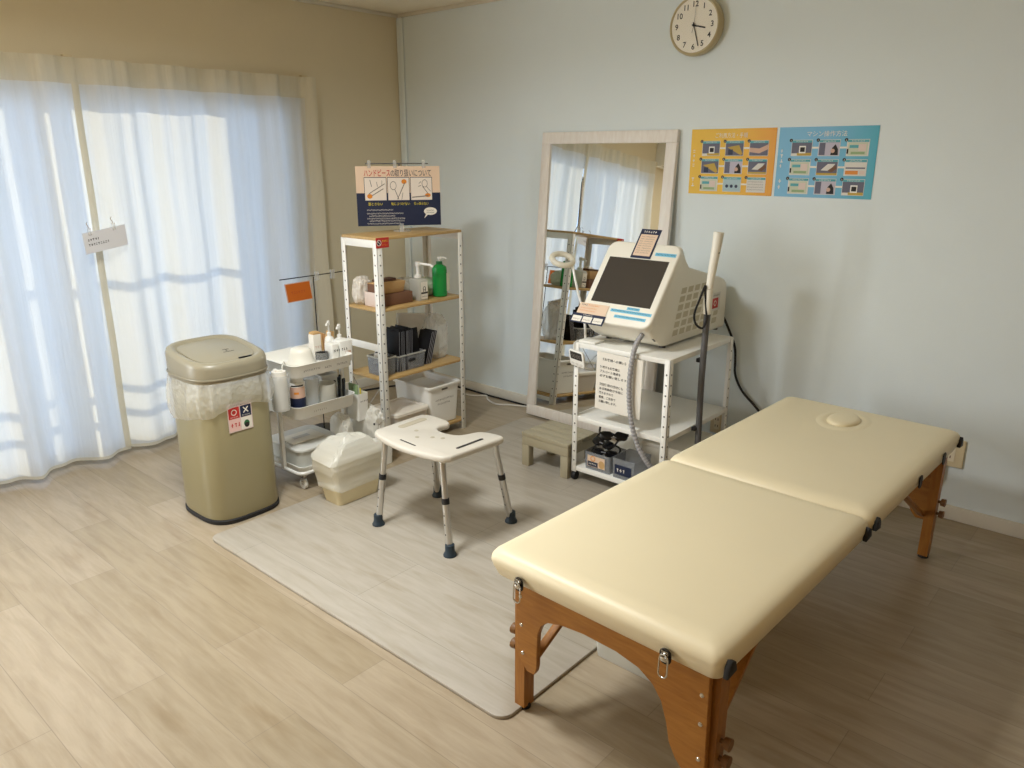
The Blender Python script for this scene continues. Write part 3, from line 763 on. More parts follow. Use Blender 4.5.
# ================================================================ THINGS ON THE RACK
def pump_bottle(x, y, z, r, h, label, ang, m=None, lab=None, neck=.25, name='pump_bottle', square=False, cat='bottle', spout=.045, headm=None):
    """body + shoulder, collar, pump head with spout"""
    t = thing(name, (x, y, z), label, cat)
    m = m or m_white; hb = h * (1 - neck - .08)
    if square:
        w = r * 2; b_ = MB(m).loft([[Vector((x, y, 0)) + Vector((p * k, q * k, z + zz)) for p, q in rrect(w, w * .7, r * .3, 4)] for k, zz in ((.96, 0), (1, .004), (1, hb * .86), (.9, hb * .95), (.4, hb))])
    else:
        b_ = MB(m).lathe([(r * .94, 0), (r, .004), (r, hb * .78), (r * .86, hb * .9), (r * .4, hb * .98), (r * .34, hb)], (x, y, z), 20)
    body = b_.build('body', t)
    hm = headm or m_white
    MB(hm).lathe([(r * .42, hb), (r * .42, hb + h * .07), (r * .2, hb + h * .08), (r * .16, h * .90)], (x, y, z), 14).build('collar', t)
    ph = MB(hm); ph.lathe([(r * .3, h * .88), (r * .34, h * .90), (r * .3, h)], (x, y, z), 14)
    d = Vector((math.cos(ang), math.sin(ang), -.12)); p = Vector((x, y, z + h * .955))
    ph.tube([p, p + d * spout * .8, p + d * spout + Vector((0, 0, -.008))], r * .12 + .0015, 8); ph.build('pump_head', t)
    if lab:
        f = Fr((x + r + .0008, y - r * (.50 if square else .62), z + hb * .08), (0, 1, 0), (0, 0, 1))
        lab(MB(m_paper), f, r * (1.0 if square else 1.24), hb * .76).build('label', t)
    return t
S2, S3, S4 = .785, .421, .062
# second shelf
crumple(mat('mottled_bag', (222, 214, 202), .35, var=.28, vs=45), (.895, -1.095, S2), (.085, .10, .145), 2, 'wrapped_bundle', 'crumpled patterned plastic bundle at the left end of the rack, second shelf', 'bag')
t = thing('long_box', (1.0, -1.0, S2), 'long low box with pale end and brown side on the second shelf of the rack', 'box')
MB(m_brown).box((.945, -1.118, S2 + .001), (1.055, -.888, S2 + .060), .002).build('body', t)
MB(m_pinkw).box((.944, -1.121, S2 + .0012), (1.056, -1.118, S2 + .075), .001).build('end_flap', t)
t = thing('kraft_box', (.99, -1.01, S2 + .061), 'tan kraft carton lying on top of the long brown box on the rack', 'box')
b_ = MB(m_kraft).box((.95, -1.105, S2 + .0612), (1.035, -.915, S2 + .118), .003, taper=.86); b_.m(m_brown).box((.955, -1.107, S2 + .066), (1.03, -1.1052, S2 + .115)); b_.build('body', t)
o = MB(mat('dark_brown_card', (96, 66, 52), .6)).box((.945, -1.07, S2 + .1182), (1.0, -.95, S2 + .132), .003).build('flat_packet', origin=(.97, -1.0, S2 + .118)); tag(o, 'flat dark brown packet on top of the kraft carton', 'packet')
def lab_arch(b, f, w, h):
    b.quad(f, 0, 0, w, h, 0); b.m(m_ink).quad(f, 0, h * .30, w, h * .40, .0006)
    b.ring(f, w * .5, h * .62, w * .22, w * .06, .0006); b.scrib(f, w * .15, h * .10, w * .7, h * .08, 3, .0006); b.quad(f, w * .3, h * .42, w * .38, h * .62, .0007).quad(f, w * .62, h * .42, w * .70, h * .62, .0007); return b
pump_bottle(1.02, -.815, S2, .047, .205, 'square white pump bottle with a black arch label beside the kraft carton', 0.55, m=m_frost, lab=lab_arch, neck=.34, square=True, spout=.085)
crumple(m_palegreen, (.945, -.70, S2), (.10, .13, .10), 5, 'refill_pack', 'pale green refill pouch behind the pump bottle and green bottle', 'pouch')
crumple(m_frost, (.94, -.845, S2), (.10, .13, .115), 9, 'tissue_pack', 'whitish soft pack behind the pump bottle next to the kraft carton', 'pack')
t = thing('green_bottle', (1.03, -.665, S2), 'green soap bottle with a white pump top on the rack', 'bottle')
MB(m_green).lathe([(.036, 0), (.041, .006), (.041, .145), (.038, .163), (.020, .175), (.016, .178)], (1.03, -.665, S2), 24).build('body', t)
MB(mat('dark_green_cap', (16, 96, 48), .35)).lathe([(.018, .174), (.018, .192), (.008, .194)], (1.03, -.665, S2), 16).build('collar', t)
h_ = MB(m_white).lathe([(.006, .19), (.006, .205), (.012, .207), (.011, .216)], (1.03, -.665, S2), 12); h_.tube([(1.03, -.665, S2 + .211), (1.05, -.645, S2 + .212), (1.056, -.638, S2 + .205)], .004, 8); h_.build('pump_head', t)
f = Fr((1.0716, -.652, S2 + .03), (0, 1, 0), (0, 0, 1)); MB(m_palegreen).quad(f, 0, 0, .022, .10, 0).build('label', t)
# third shelf: two clear baskets, black sleeves, file and bag
def basket(x0, x1, y0, y1, z0, z1, m, label, holes=True):
    t = thing('clear_basket', ((x0 + x1) / 2, (y0 + y1) / 2, z0), label, 'basket')
    w, d = x1 - x0, y1 - y0; cx, cy = (x0 + x1) / 2, (y0 + y1) / 2
    b_ = MB(m).loft([ring3(rrect(w * k, d * k, .012, 4, cx, cy), z) for k, z in ((.94, z0), (1, z1), (.97, z1), (.91, z0 + .004))])
    body = b_.build('body', t)
    MB(m_frost).loft([ring3(rrect(w + e, d + e, .012, 4, cx, cy), z) for e, z in ((.004, z1 - .006), (.006, z1), (-.004, z1 + .002))], cap=False).build('rim', body)
    if holes: MB(m_black).prism(rrect(.05, .016, .007, 4), Fr((x1 + .0002, cy, z0 + (z1 - z0) * .62), (0, 1, 0), (0, 0, 1)), 0, .001).build('handle_hole', body)
    return t
basket(.94, 1.07, -1.128, -1.030, S3, S3 + .098, m_greyclear, 'small grey clear basket of packets behind the left rack post', False)
basket(.94, 1.065, -1.022, -.815, S3, S3 + .088, m_greyclear, 'grey clear basket with a handle hole holding black sleeves')
m_sleeve = mat('black_sleeve', (15, 14, 17), .5, spec=.3); m_slv = mat('silver_edge', (176, 176, 182), .3, .5)
rn = random.Random(12)
for k in range(9):
    fr = Fr((.955 + rn.uniform(0, .06), -1.122 + .0185 * (k % 5) + .004, S3 + .012 + .045), (1, 0, rn.uniform(-.6, .6)), (0, rn.uniform(.2, .7), 1))
    if k >= 5: fr.o.z += .025; fr.o.y += .006
    b_ = MB(m_sleeve if k % 2 else m_paper); b_.box((0, 0, 0), (.055, .035, .003), .001, fr=fr); b_.m(m_slv if k % 2 else m_ink).quad(fr, .005, .022, .05, .03, .0034)
    o = b_.build('sachet', origin=fr.o); tag(o, 'small black or white sachet jumbled in the small grey basket', 'sachet', 'sachets in the small grey basket')
for k in range(11):
    y = -1.010 + k * .0098; lean = .03 + rn.uniform(-.006, .006); fr = Fr((.955 + rn.uniform(0, .012), y, S3 + .006), (1, rn.uniform(-.006, .006), 0), (0, lean, 1))
    b_ = MB(m_sleeve).box((0, 0, -.0028), (.10, .222 + rn.uniform(-.008, .012), .0028), .001, fr=fr)
    b_.m(m_slv).box((.1002, .0, -.002), (.1015, .212, -.0006), fr=fr)
    o = b_.build('black_sleeve', origin=fr.o); tag(o, 'upright narrow black sleeve in the row left in the grey basket', 'sleeve', 'row of narrow black sleeves in the basket')
fr = Fr((1.03, -.900, S3 + .006), (-.05, 1, 0), (-.12, 0, 1)); o = MB(m_sleeve).box((0, 0, -.004), (.082, .205, 0), .002, fr=fr).build('black_sleeve', origin=fr.o)
tag(o, 'wide black sleeve facing the room at the front of the grey basket', 'sleeve')
for k in range(4):
    y = -.806 + k * .012; fr = Fr((.95, y, S3 + .001), (1, 0, 0), (0, .32, 1)); b_ = MB(m_sleeve).box((0, 0, -.002), (.10, .185, .002), .001, fr=fr); b_.m(m_slv).box((.1002, 0, -.0015), (.1012, .185, .0015), fr=fr)
    o = b_.build('black_sleeve', origin=fr.o); tag(o, 'slanted thin black sleeve leaning right of the grey basket', 'sleeve', 'slanted black sleeves beside the basket')
t = thing('document_file', (.93, -.80, S3), 'white papers in a clear file standing tilted behind the black sleeves', 'file')
fr = Fr((.905, -.895, S3 + .05), (.04, 1, -.16), (-.05, .16, 1)); b_ = MB(mat('bright_paper', (255, 253, 248), .6)).box((0, 0, 0), (.20, .232, .003), fr=fr); b_.m(m_greyink).line(fr, (.10, .085), (.195, .165), .002, .0036); b_.build('papers', t)
MB(m_clear).box((-.006, -.035, -.006), (.205, .234, -.001), .001, fr=fr).build('sleeve', t)
crumple(m_bag, (.965, -.648, S3), (.13, .125, .25), 14, 'plastic_bag', 'clear crumpled plastic bag at the right end of the rack, third shelf', 'bag')
# bottom shelf
t = thing('storage_box', (.945, -.712, S4), 'large white open storage box with black text on the bottom shelf', 'box')
cx, cy = .946, -.712
MB(m_white).loft([ring3(rrect(a, b, .018, 5, cx, cy), z) for a, b, z in ((.270, .20, S4 + .001), (.280, .21, S4 + .006), (.300, .235, .282), (.322, .250, .284), (.325, .252, .294), (.317, .245, .299), (.295, .222, .296), (.288, .215, .285), (.28, .206, .262))]).build('body', t)
f = Fr((cx + .1415, cy - .085, S4 + .03), (0, 1, 0), (.045, 0, 1)); b_ = MB(m_greyink)
b_.scrib(f, .015, .115, .14, .010, 51, .002).scrib(f, .03, .090, .10, .010, 52, .002); b_.prism(rrect(.045, .010, .004, 4, .085, .178), f, -.002, .002); b_.build('print', t)
t = thing('clear_case', (.98, -.955, S4), 'low translucent lidded case left of the white storage box', 'case')
MB(mat('beige_frost', (240, 230, 216), .35, alpha=.9, transl=.3)).loft([ring3(rrect(.225 * k, .232 * k, .02, 5, .985, -.957), z) for k, z in ((.92, S4 + .001), (1, S4 + .12))]).build('body', t)
MB(mat('beige_lid', (242, 233, 218), .35)).loft([ring3(rrect(.225 + k, .232 + k, .02, 5, .985, -.957), z) for k, z in ((.008, S4 + .1205), (.014, S4 + .124), (.014, S4 + .138), (.004, S4 + .143), (-.03, S4 + .143), (-.036, S4 + .139))]).build('lid', t)

# low white basket with a bag bundle in front of the rack's left end
t = thing('low_basket', (1.06, -1.255, 0), 'low white tray of plastic bags between the trolley and the rack', 'basket')
bw = [(.30, .125, .001), (.31, .135, .155), (.318, .143, .157), (.318, .143, .166), (.306, .131, .168), (.298, .123, .15), (.29, .115, .012)]
MB(m_white).loft([ring3(rrect(a, b, .014, 4, 1.055, -1.258), z) for a, b, z in bw]).build('body', t)
o = crumple(m_bag2, (1.08, -1.262, .085), (.25, .105, .225), 21, 'white_bag_bundle', 'bundled white plastic bag with small dark dots in the low tray by the rack post', 'bag')
b_ = MB(m_ink)
for yy, zz in ((-1.295, .235), (-1.262, .228), (-1.28, .205)): b_.lathe([(.006, 0), (.005, .003), (0, .004)], (1.190, yy, zz), 10, axis=(1, 0, .2))
b_.build('dots', o)

# ================================================================ THREE-TIER TROLLEY
tr = thing('utility_trolley', (.995, -1.545, 0), 'white three-tier utility trolley between the cream bin and the rack', 'trolley')
TX0, TX1, TY0, TY1 = .825, 1.165, -1.715, -1.372; TCX, TCY = (TX0 + TX1) / 2, (TY0 + TY1) / 2
def tray(z0, z1, m=m_white, name='tray'):
    w, d = TX1 - TX0, TY1 - TY0
    return MB(m).loft([ring3(rrect(w * k + e, d * k + e, .035, 6, TCX, TCY), z) for k, e, z in ((.95, 0, z0), (.965, 0, z0 + .006), (1, 0, z1 - .004), (1, .006, z1), (1, -.004, z1), (.955, -.002, z0 + .008), (.94, -.002, z0 + .004))]).build(name, tr)
t1 = tray(.552, .613); t2 = tray(.352, .414); t3 = tray(.088, .118)
lf = MB(m_greyink)
for u, v, w, k in ((.03, .028, .09, 1), (.148, .024, .036, 2), (.215, .024, .06, 3)):
    f = Fr((TX1 - .0035, TY0 + .02, .552), (0, 1, 0), (.06, 0, 1)); lf.scrib(f, u, v, w, .009, 60 + k, .004)
lf.build('print', t1)
f = Fr((TX1 - .0035, TY0 + .02, .352), (0, 1, 0), (.06, 0, 1)); MB(mat('faint_ink', (196, 190, 178), .6)).scrib(f, .07, .024, .07, .010, 66, .004).build('print', t2)
for y, sy in ((TY0 - .012, -1), (TY1 + .012, 1)):
    p_ = MB(m_whitesteel).box((TCX + .026, y - .009, .085), (TCX + .050, y + .009, .585), .004); p_.build('post', tr)
MB(m_whitesteel).tube([(a, b, .092) for a, b in rrect(TX1 - TX0 + .018, TY1 - TY0 + .024, .04, 6, TCX, TCY)], .008, 8, closed=True).build('base_frame', tr)
for x in (TX0 + .03, TX1 - .025):
    for y in (TY0 + .025, TY1 - .025):
        c_ = MB(m_chrome); c_.cyl((x, y, .058), (x, y, .088), .009, None, 10); c_.box((x - .014, y - .012, .035), (x + .006, y - .009, .062), .001, 1); c_.box((x - .014, y + .009, .035), (x + .006, y + .012, .062), .001, 1); c_.box((x - .014, y - .012, .058), (x + .006, y + .012, .062), .001, 1)
        co = c_.build('caster', tr)
        w_ = MB(m_white); w_.lathe([(.008, -.008), (.024, -.008), (.026, -.005), (.026, .005), (.024, .008), (.008, .008)], (x - .006, y, .026), 18, axis=(0, 1, 0)); w_.m(m_chrome).lathe([(.007, -.0095), (.007, .0095)], (x - .006, y, .026), 12, axis=(0, 1, 0)); w_.build('wheel', co)
# top tier
ZT1 = .560
t = thing('lidded_bowl', (1.0, -1.563, ZT1), 'round off-white bowl upside down at the left of the trolley top tier', 'bowl')
MB(m_warmw).lathe([(.066, 0.010), (.070, .014), (.069, .022), (.060, .034), (.053, .066), (.048, .084), (.040, .090), (0, .091)], (1.0, -1.563, ZT1), 32).build('bowl', t)
MB(m_warmw).lathe([(.068, .0), (.073, .002), (.074, .012), (.068, .014)], (1.0, -1.563, ZT1), 32).build('rim', t)
t = thing('ink_jar', (1.06, -1.486, ZT1), 'small clear jar of black paste on the trolley top tier', 'jar')
MB(m_clear2).lathe([(.028, 0), (.033, .004), (.033, .066), (.0312, .066), (.0312, .006), (0, .005)], (1.06, -1.486, ZT1), 24).build('glass', t)
MB(mat('black_paste', (10, 10, 12), .7, spec=.2)).lathe([(.026, .030), (.0305, .032), (.0305, .062), (0, .063)], (1.06, -1.486, ZT1), 24).build('paste', t)
t = thing('tall_carton', (.94, -1.437, ZT1), 'slim tall white printed carton at the back of the trolley top tier', 'carton')
b_ = MB(m_paper).box((.92, -1.462, ZT1), (.962, -1.418, .688), .002); b_.m(m_skin); f = Fr((.9622, -1.46, ZT1), (0, 1, 0), (0, 0, 1)); b_.scrib(f, .006, .03, .03, .012, 3, .0006).scrib(f, .006, .06, .03, .012, 4, .0006); b_.m(m_kraft).box((.922, -1.46, .6882), (.96, -1.42, .70), .002); b_.build('body', t)
for k, (y, a, z1, m_) in enumerate(((-1.405, .1, .690, m_kraft), (-1.385, -.15, .682, m_orange), (-1.362, .2, .686, m_kraft))):
    fr = Fr((.91, y, ZT1 + .001), (1, a, 0), (0, .12 * (k - 1), 1)); o = MB(m_ if k != 1 else mat('amber_card', (196, 150, 96), .6)).box((0, 0, -.004), (.05, z1 - ZT1, .004), .002, fr=fr).build('tan_packet', origin=fr.o)
    tag(o, ('tan packet next to the slim white carton', 'amber middle packet between two tan ones on the trolley', 'tan packet nearest the pump bottles on the trolley')[k], 'packet')
for k, (y0, y1, h_, lb) in enumerate(((-1.476, -1.414, .10, 'white labelled box right of the black jar on the trolley'), (-1.406, -1.385 + .052, .107, 'white box at the right end of the trolley top tier'))):
    x0 = 1.035
    if k == 0: y0 = -1.452
    b_ = MB(m_white).box((x0, y0, ZT1), (1.10, y1, ZT1 + h_), .004); f = Fr((1.1003, y0, ZT1), (0, 1, 0), (0, 0, 1)); b_.m(m_ink).scrib(f, .008, .062, .034, .012, 70 + k, .0006)
    if k: b_.m(m_skin).quad(f, .03, .03, .062, .055, .0005); b_.m(m_ink).disc(f, .036, .046, .006, .0008)
    o = b_.build('white_box', origin=(x0 + .03, (y0 + y1) / 2, ZT1)); tag(o, lb, 'box')
pump_bottle(.985, -1.385, ZT1, .024, .192, 'taller white pump bottle at the back of the trolley top tier', -1.0, neck=.3, spout=.03)
pump_bottle(1.005, -1.333 - .005, ZT1 + .0, .027, .170, 'shorter white pump bottle nearest the rack on the trolley', -1.0, neck=.3, spout=.03)
# second tier
ZT2 = .360
t = thing('cosmetic_bottle', (1.095, -1.66, ZT2), 'white capped bottle with a peach picture label and navy base on the middle tier', 'bottle')
MB(m_white).lathe([(.034, 0), (.036, .004), (.036, .158), (.033, .162)], (1.095, -1.66, ZT2), 24).build('body', t)
MB(m_white).lathe([(.030, .162), (.030, .185), (.027, .188), (0, .189)], (1.095, -1.66, ZT2), 24).build('cap', t)
def wrap(m, cx, cy, z0, z1, r, a0, a1, n=12):
    vs = []
    for z in (z0, z1):
        for i in range(n + 1):
            a = a0 + (a1 - a0) * i / n; vs.append((cx + r * math.cos(a), cy + r * math.sin(a), z))
    return MB(m).faces(vs, [(i, i + 1, n + 2 + i, n + 1 + i) for i in range(n)])
wrap(m_navy, 1.095, -1.66, ZT2 + .003, ZT2 + .088, .0366, -2.6, 1.4).build('base_band', t)
wrap(m_skin, 1.095, -1.66, ZT2 + .088, ZT2 + .142, .0366, -1.7, .6).build('picture_label', t)
wrap(m_ink, 1.095, -1.66, ZT2 + .145, ZT2 + .152, .0366, -1.4, .3).build('name_print', t)
wrap(m_orange, 1.095, -1.66, ZT2 + .108, ZT2 + .118, .0370, -1.0, -.4).build('mark', t)
o = MB(m_clear).lathe([(.030, 0), (.036, .004), (.040, .16), (.037, .16), (.033, .006), (0, .005)], (1.08, -1.573, ZT2), 24).build('clear_cup', origin=(1.08, -1.573, ZT2)); tag(o, 'tall clear empty cup between the peach-label bottle and the cream cup', 'cup')
t = thing('candle_cup', (1.095, -1.498, ZT2), 'frosted round cup filled with cream wax on the middle tier', 'cup')
MB(m_frost).lathe([(.040, 0), (.044, .004), (.046, .118), (.042, .118), (.040, .008), (0, .007)], (1.095, -1.498, ZT2), 28).build('cup', t)
MB(mat('cream_wax', (226, 216, 186), .5)).lathe([(.038, .009), (.040, .012), (.041, .090), (0, .092)], (1.095, -1.498, ZT2), 28).build('wax', t)
t = thing('square_holder', (.985, -1.43, ZT2), 'white square holder behind the frosted cream cup', 'holder')
MB(m_white).loft([ring3(rrect(a, a, .008, 4, .985, -1.43), z) for a, z in ((.085, ZT2), (.10, ZT2 + .135), (.092, ZT2 + .135), (.078, ZT2 + .006))]).build('body', t)
rn = random.Random(3)
for k in range(7):
    x = 1.075 + rn.uniform(0, .045); y = -1.435 + rn.uniform(0, .030); d_ = Vector((rn.uniform(-.01, .01), rn.uniform(-.012, .012), .088 + rn.uniform(0, .03)))
    p = Vector((x, y, ZT2 + .001)); b_ = MB(m_blackgl if k % 3 else m_navyrub).cyl(p, p + d_, .0055, .0055, 8); b_.lathe([(.0065, 0), (.0065, .018), (.003, .022)], p + d_, 8)
    o = b_.build('marker_pen', origin=p); tag(o, 'black or dark blue pen in the bunch at the middle tier right corner', 'pen', 'black pens on the trolley')
t = thing('side_pocket', (1.085, -1.318, .252), 'white pocket box hooked on the right end of the trolley middle tier', 'pocket')
b_ = MB(m_white).loft([ring3(rrect(.115 * k, .066 * k, .006, 4, 1.085, -1.318), z) for k, z in ((.9, .252), (1, .392), (.95, .392), (.86, .256))])
f = Fr((1.1375, -1.345, .26), (0, 1, 0), (.05, 0, 1)); b_.m(m_greyink).scrib(f, .008, .088, .045, .010, 81, .002); b_.build('body', t)
MB(m_white).box((1.06, -1.37, .385), (1.11, -1.345, .398), .002).build('hook', t)
o = MB(m_greencard).box((1.05, -1.335, .262), (1.115, -1.327, .435), .001); o.m(m_palegreen).box((1.05, -1.326, .262), (1.11, -1.312, .428), .002); o.m(m_yellow).box((1.06, -1.310, .262), (1.112, -1.306, .412), .001)
o = o.build('green_card', origin=(1.08, -1.32, .262)); tag(o, 'green cards standing in the white pocket on the trolley end', 'card')
t = thing('dark_base_bottle', (.905, -1.655, ZT2), 'small white bottle with a dark base in the middle tier back corner', 'bottle')
MB(m_white).lathe([(.018, 0), (.020, .003), (.020, .11), (.010, .13), (.010, .15), (0, .152)], (.905, -1.655, ZT2), 18).build('body', t)
wrap(m_navy, .905, -1.655, ZT2 + .02, ZT2 + .075, .0205, -3.1, 3.1, 18).build('base_band', t)
t = thing('hanging_cup', (1.13, -1.768, .40), 'white translucent cup holding a roll hooked on the left end of the trolley', 'cup')
MB(m_clear).lathe([(.036, 0), (.040, .004), (.046, .17), (.043, .17), (.037, .006), (0, .005)], (1.128, -1.770, .415), 26).build('cup', t)
MB(m_paper).lathe([(.016, .01), (.033, .01), (.034, .17), (.032, .185), (.018, .185), (.016, .17)], (1.128, -1.770, .415), 22).build('roll', t)
MB(m_frost).tube([(1.10, -1.735, .58), (1.09, -1.726, .61), (1.085, -1.712, .624), (1.08, -1.70, .605)], .004, 8).build('hook', t)
# bottom tier
t = thing('grey_tub', (.99, -1.585, .094), 'grey translucent tub with a white paper lid on the trolley bottom tier', 'tub')
MB(mat('pale_grey_frost', (236, 236, 228), .35, alpha=.9, transl=.2)).loft([ring3(rrect(a, b, .045, 6, .998, -1.575), z) for a, b, z in ((.255, .23, .094), (.275, .25, .104), (.29, .262, .182))]).build('body', t)
l_ = MB(mat('grey_lid', (216, 214, 206), .4)).loft([ring3(rrect(.29 + k, .262 + k, .045, 6, .998, -1.575), z) for k, z in ((.004, .183), (.012, .186), (.012, .194), (.004, .198), (-.02, .198))]); l_.build('lid', t)
o = MB(m_paper).box((.935, -1.685, .199), (1.06, -1.50, .207), .002); f = Fr((.935, -1.685, .2074), (0, 1, 0), (-1, 0, 0)); o.m(mat('pale_print', (206, 202, 198), .6)).quad(f, .04, -.08, .13, -.045); o = o.build('paper_card', origin=(1, -1.6, .199)); tag(o, 'white card lying on the grey tub lid', 'card')
crumple(m_bag2, (1.075, -1.412, .094), (.13, .085, .205), 33, 'tissue_bundle', 'white crumpled plastic bundle at the right of the trolley bottom tier', 'bag')

# orange notice on a wire stand behind the trolley
on = thing('orange_notice', (.50, -1.12, 0), 'small orange notice hanging from a black wire stand by the curtain', 'sign')
MB(m_blackgl).tube([(.50, -1.335, .897), (.50, -.90, .899)], .0028, 8).build('cross_wire', on)
MB(m_blackgl).tube([(.50, -1.122, .892), (.50, -1.122, .012)], .0032, 8).build('stand_wire', on)
MB(m_blackgl).lathe([(.075, 0), (.075, .008), (.07, .012), (0, .013)], (.50, -1.122, 0), 24).build('stand_base', on)
f = Fr((.505, -1.296, .768), (0, 1, .02), (0, -.13, 1)); b_ = MB(mat('orange_card', (214, 110, 30), .55)).box((0, 0, -.003), (.158, .104, 0), fr=f); b_.m(m_peach)
for a in ((0, 0, .158, .003), (0, .101, .158, .104), (0, 0, .003, .104), (.155, 0, .158, .104)): b_.quad(f, *a, .0006)
b_.m(mat('orange_ink_dark', (196, 88, 40), .55)).scrib(f, .03, .045, .09, .014, 6); b_.build('card', on)
for y in (-1.10, -.995): MB(m_clear).box((.492, y - .012, .868), (.508, y + .012, .918), .003).build('clip', on)

# ================================================================ MIRROR
mr = thing('floor_mirror', (1.665, -.12, MZ), 'tall whitewashed framed mirror leaning against the blue wall', 'mirror')
mfr = Fr((1.232, -.158, MZ), (1, 0, 0), (0, .132, 1.65)); MW, MH, FWD = .866, 1.652, .062
for a, b, nm in (((0, 0), (MW, FWD), 'frame_rail'), ((0, MH - FWD), (MW, MH), 'frame_rail'), ((0, FWD), (FWD, MH - FWD), 'frame_stile'), ((MW - FWD, FWD), (MW, MH - FWD), 'frame_stile')):
    MB(m_mirrorframe).box((a[0], a[1], -.028), (b[0], b[1], 0), .003, fr=mfr).build(nm, mr)
MB(m_mirror).box((FWD - .004, FWD - .004, -.016), (MW - FWD + .004, MH - FWD + .004, -.010), fr=mfr).build('glass', mr)
MB(m_brown).box((.01, .01, -.027), (MW - .01, MH - .01, -.018), fr=mfr).build('backing', mr)

# ================================================================ STEP STOOL
sp = thing('step_stool', (1.89, -.675, MZ), 'low taupe step stool with slatted top in front of the mirror', 'step stool')
X0, X1, Y0, Y1, Z1 = 1.742, 2.036, -.795, -.553, .192
for k in range(4):
    d = (Y1 - Y0) / 4; MB(m_taupe).box((X0, Y0 + d * k + (.001 if k else 0), Z1 - .022), (X1, Y0 + d * (k + 1) - .002, Z1), .003).build('slat', sp)
for y in (Y0 + .001, Y1 - .021): MB(m_taupe).box((X0 + .001, y, Z1 - .066), (X1 - .001, y + .02, Z1 - .0225), .002).build('apron', sp)
for x in (X0 + .001, X1 - .021): MB(m_taupe).box((x, Y0 + .022, Z1 - .066), (x + .02, Y1 - .022, Z1 - .0225), .002).build('apron', sp)
for x in (X0 + .001, X1 - .046):
    for y in (Y0 + .001, Y1 - .041): MB(m_taupe).box((x, y, MZ), (x + .045, y + .04, Z1 - .0665), .003).build('leg', sp)

# ================================================================ MACHINE RACK
mk = thing('machine_rack', (2.30, -.475, MZ), 'white perforated steel rack on casters carrying the treatment machine', 'rack')
MX0, MX1, MY0, MY1, MZT = 2.046, 2.556, -.778, -.185, .703
for x, sx in ((MX0, 1), (MX1, -1)):
    for y, sy in ((MY0, 1), (MY1, -1)):
        perf_post(x, y, sx, sy, .058, MZT - .004, mk, step=.047, w=.028)
        c_ = MB(m_black); cx, cy = x + sx * .014, y + sy * .014
        c_.lathe([(.006, -.011), (.020, -.011), (.022, -.008), (.022, .008), (.020, .011), (.006, .011)], (cx, cy, MZ + .022), 18, axis=(1, 0, 0)); c_.box((cx - .010, cy - .010, MZ + .034), (cx + .010, cy + .010, .0585), .002); c_.build('caster', mk)
for z, m_ in ((MZT, m_warmw), (.345, m_warmw), (.088, m_whitesteel)):
    s_ = MB(m_ if m_ is m_whitesteel else m_whitesteel); s_.box((MX0 + .003, MY0 + .003, z - .024), (MX1 - .003, MY1 - .003, z), .003)
    s_.build('shelf', mk)

# the treatment machine
mc = thing('treatment_machine', (2.26, -.42, MZT), 'white desktop treatment machine with a tilted dark screen on the rack', 'machine')
BX0, BX1 = 2.095, 2.437
prof = [(-.785, .832), (-.735, .772), (-.690, .742), (-.640, .718), (-.60, .714), (-.06, .714), (-.048, .726), (-.048, .90), (-.058, .935), (-.085, .958), (-.13, .972), (-.30, 1.015), (-.44, 1.050), (-.475, 1.085), (-.512, 1.140), (-.53, 1.150)]
fr = Fr((BX0, 0, 0), (0, 1, 0), (0, 0, 1))
body = MB(m_warmw).prism(prof, fr, 0, BX1 - BX0, .012, 3).build('body', mc, angle=50)
vn = MB(mat('vent_shadow', (206, 197, 172), .7))
vf = Fr((BX1 + .0004, 0, 0), (0, 1, 0), (0, 0, 1))
for r_ in range(6):
    z0 = .752 + r_ * .037
    for c_ in range(7):
        y0 = -.57 + c_ * .062 + r_ * .012
        y1 = y0 + .046
        zt = z0 + .026
        lim = 1.0 - (y1 + .33) * .25 - .02
        if zt > lim or y1 > -.10 or y0 < -.63: continue
        if r_ in (2, 3, 4) and y1 > -.215: continue
        vn.poly(vf, [(y0, z0), (y1, z0), (y1 + .008, zt), (y0 + .008, zt)], 0)
vn.build('side_vents', body)
for x in (2.12, 2.41):
    for y in (-.60, -.10): MB(m_greytube).cyl((x, y, MZT), (x, y, .7145), .014, .016, 14).build('foot', mc)
bz = Fr((2.073, -.80, .823), (1, 0, 0), (0, .256, .332)); BW, BL = .380, .421
MB(m_warmw).prism(rrect(BW, BL, .045, 8, BW / 2, BL / 2), bz, -.045, 0, .010, 3).build('bezel', mc, angle=50)
b_ = MB(m_screen).box((.034, .098, -.002), (.346, .334, .0010), .0006, 1, fr=bz); b_.build('screen', mc)
gr = MB(m_greytube); gfr = Fr((2.36, -.7135, .7585), (1, 0, 0), (0, .05, -.034)); gr.prism(rrect(.15, .034, .012, 4), gfr, -.0005, .002); gr.m(m_dark)
for k in range(6): gr.quad(gfr, -.062 + k * .021, -.012, -.048 + k * .021, .012, .0025)
gr.build('grille', mc)
# hand-piece hose
pts = [(2.392, -.700, .815), (2.390, -.745, .785), (2.384, -.785, .74), (2.378, -.803, .66), (2.374, -.806, .56), (2.380, -.806, .47), (2.398, -.806, .38), (2.43, -.800, .29), (2.47, -.786, .22), (2.50, -.765, .178)]
sp_ = spline([Vector(p) for p in pts], 24)
MB(m_greyhose).tube(sp_, lambda t: .0112 + .0016 * math.sin(t * 2 * math.pi * 48), 10).build('hose', mc, angle=80)
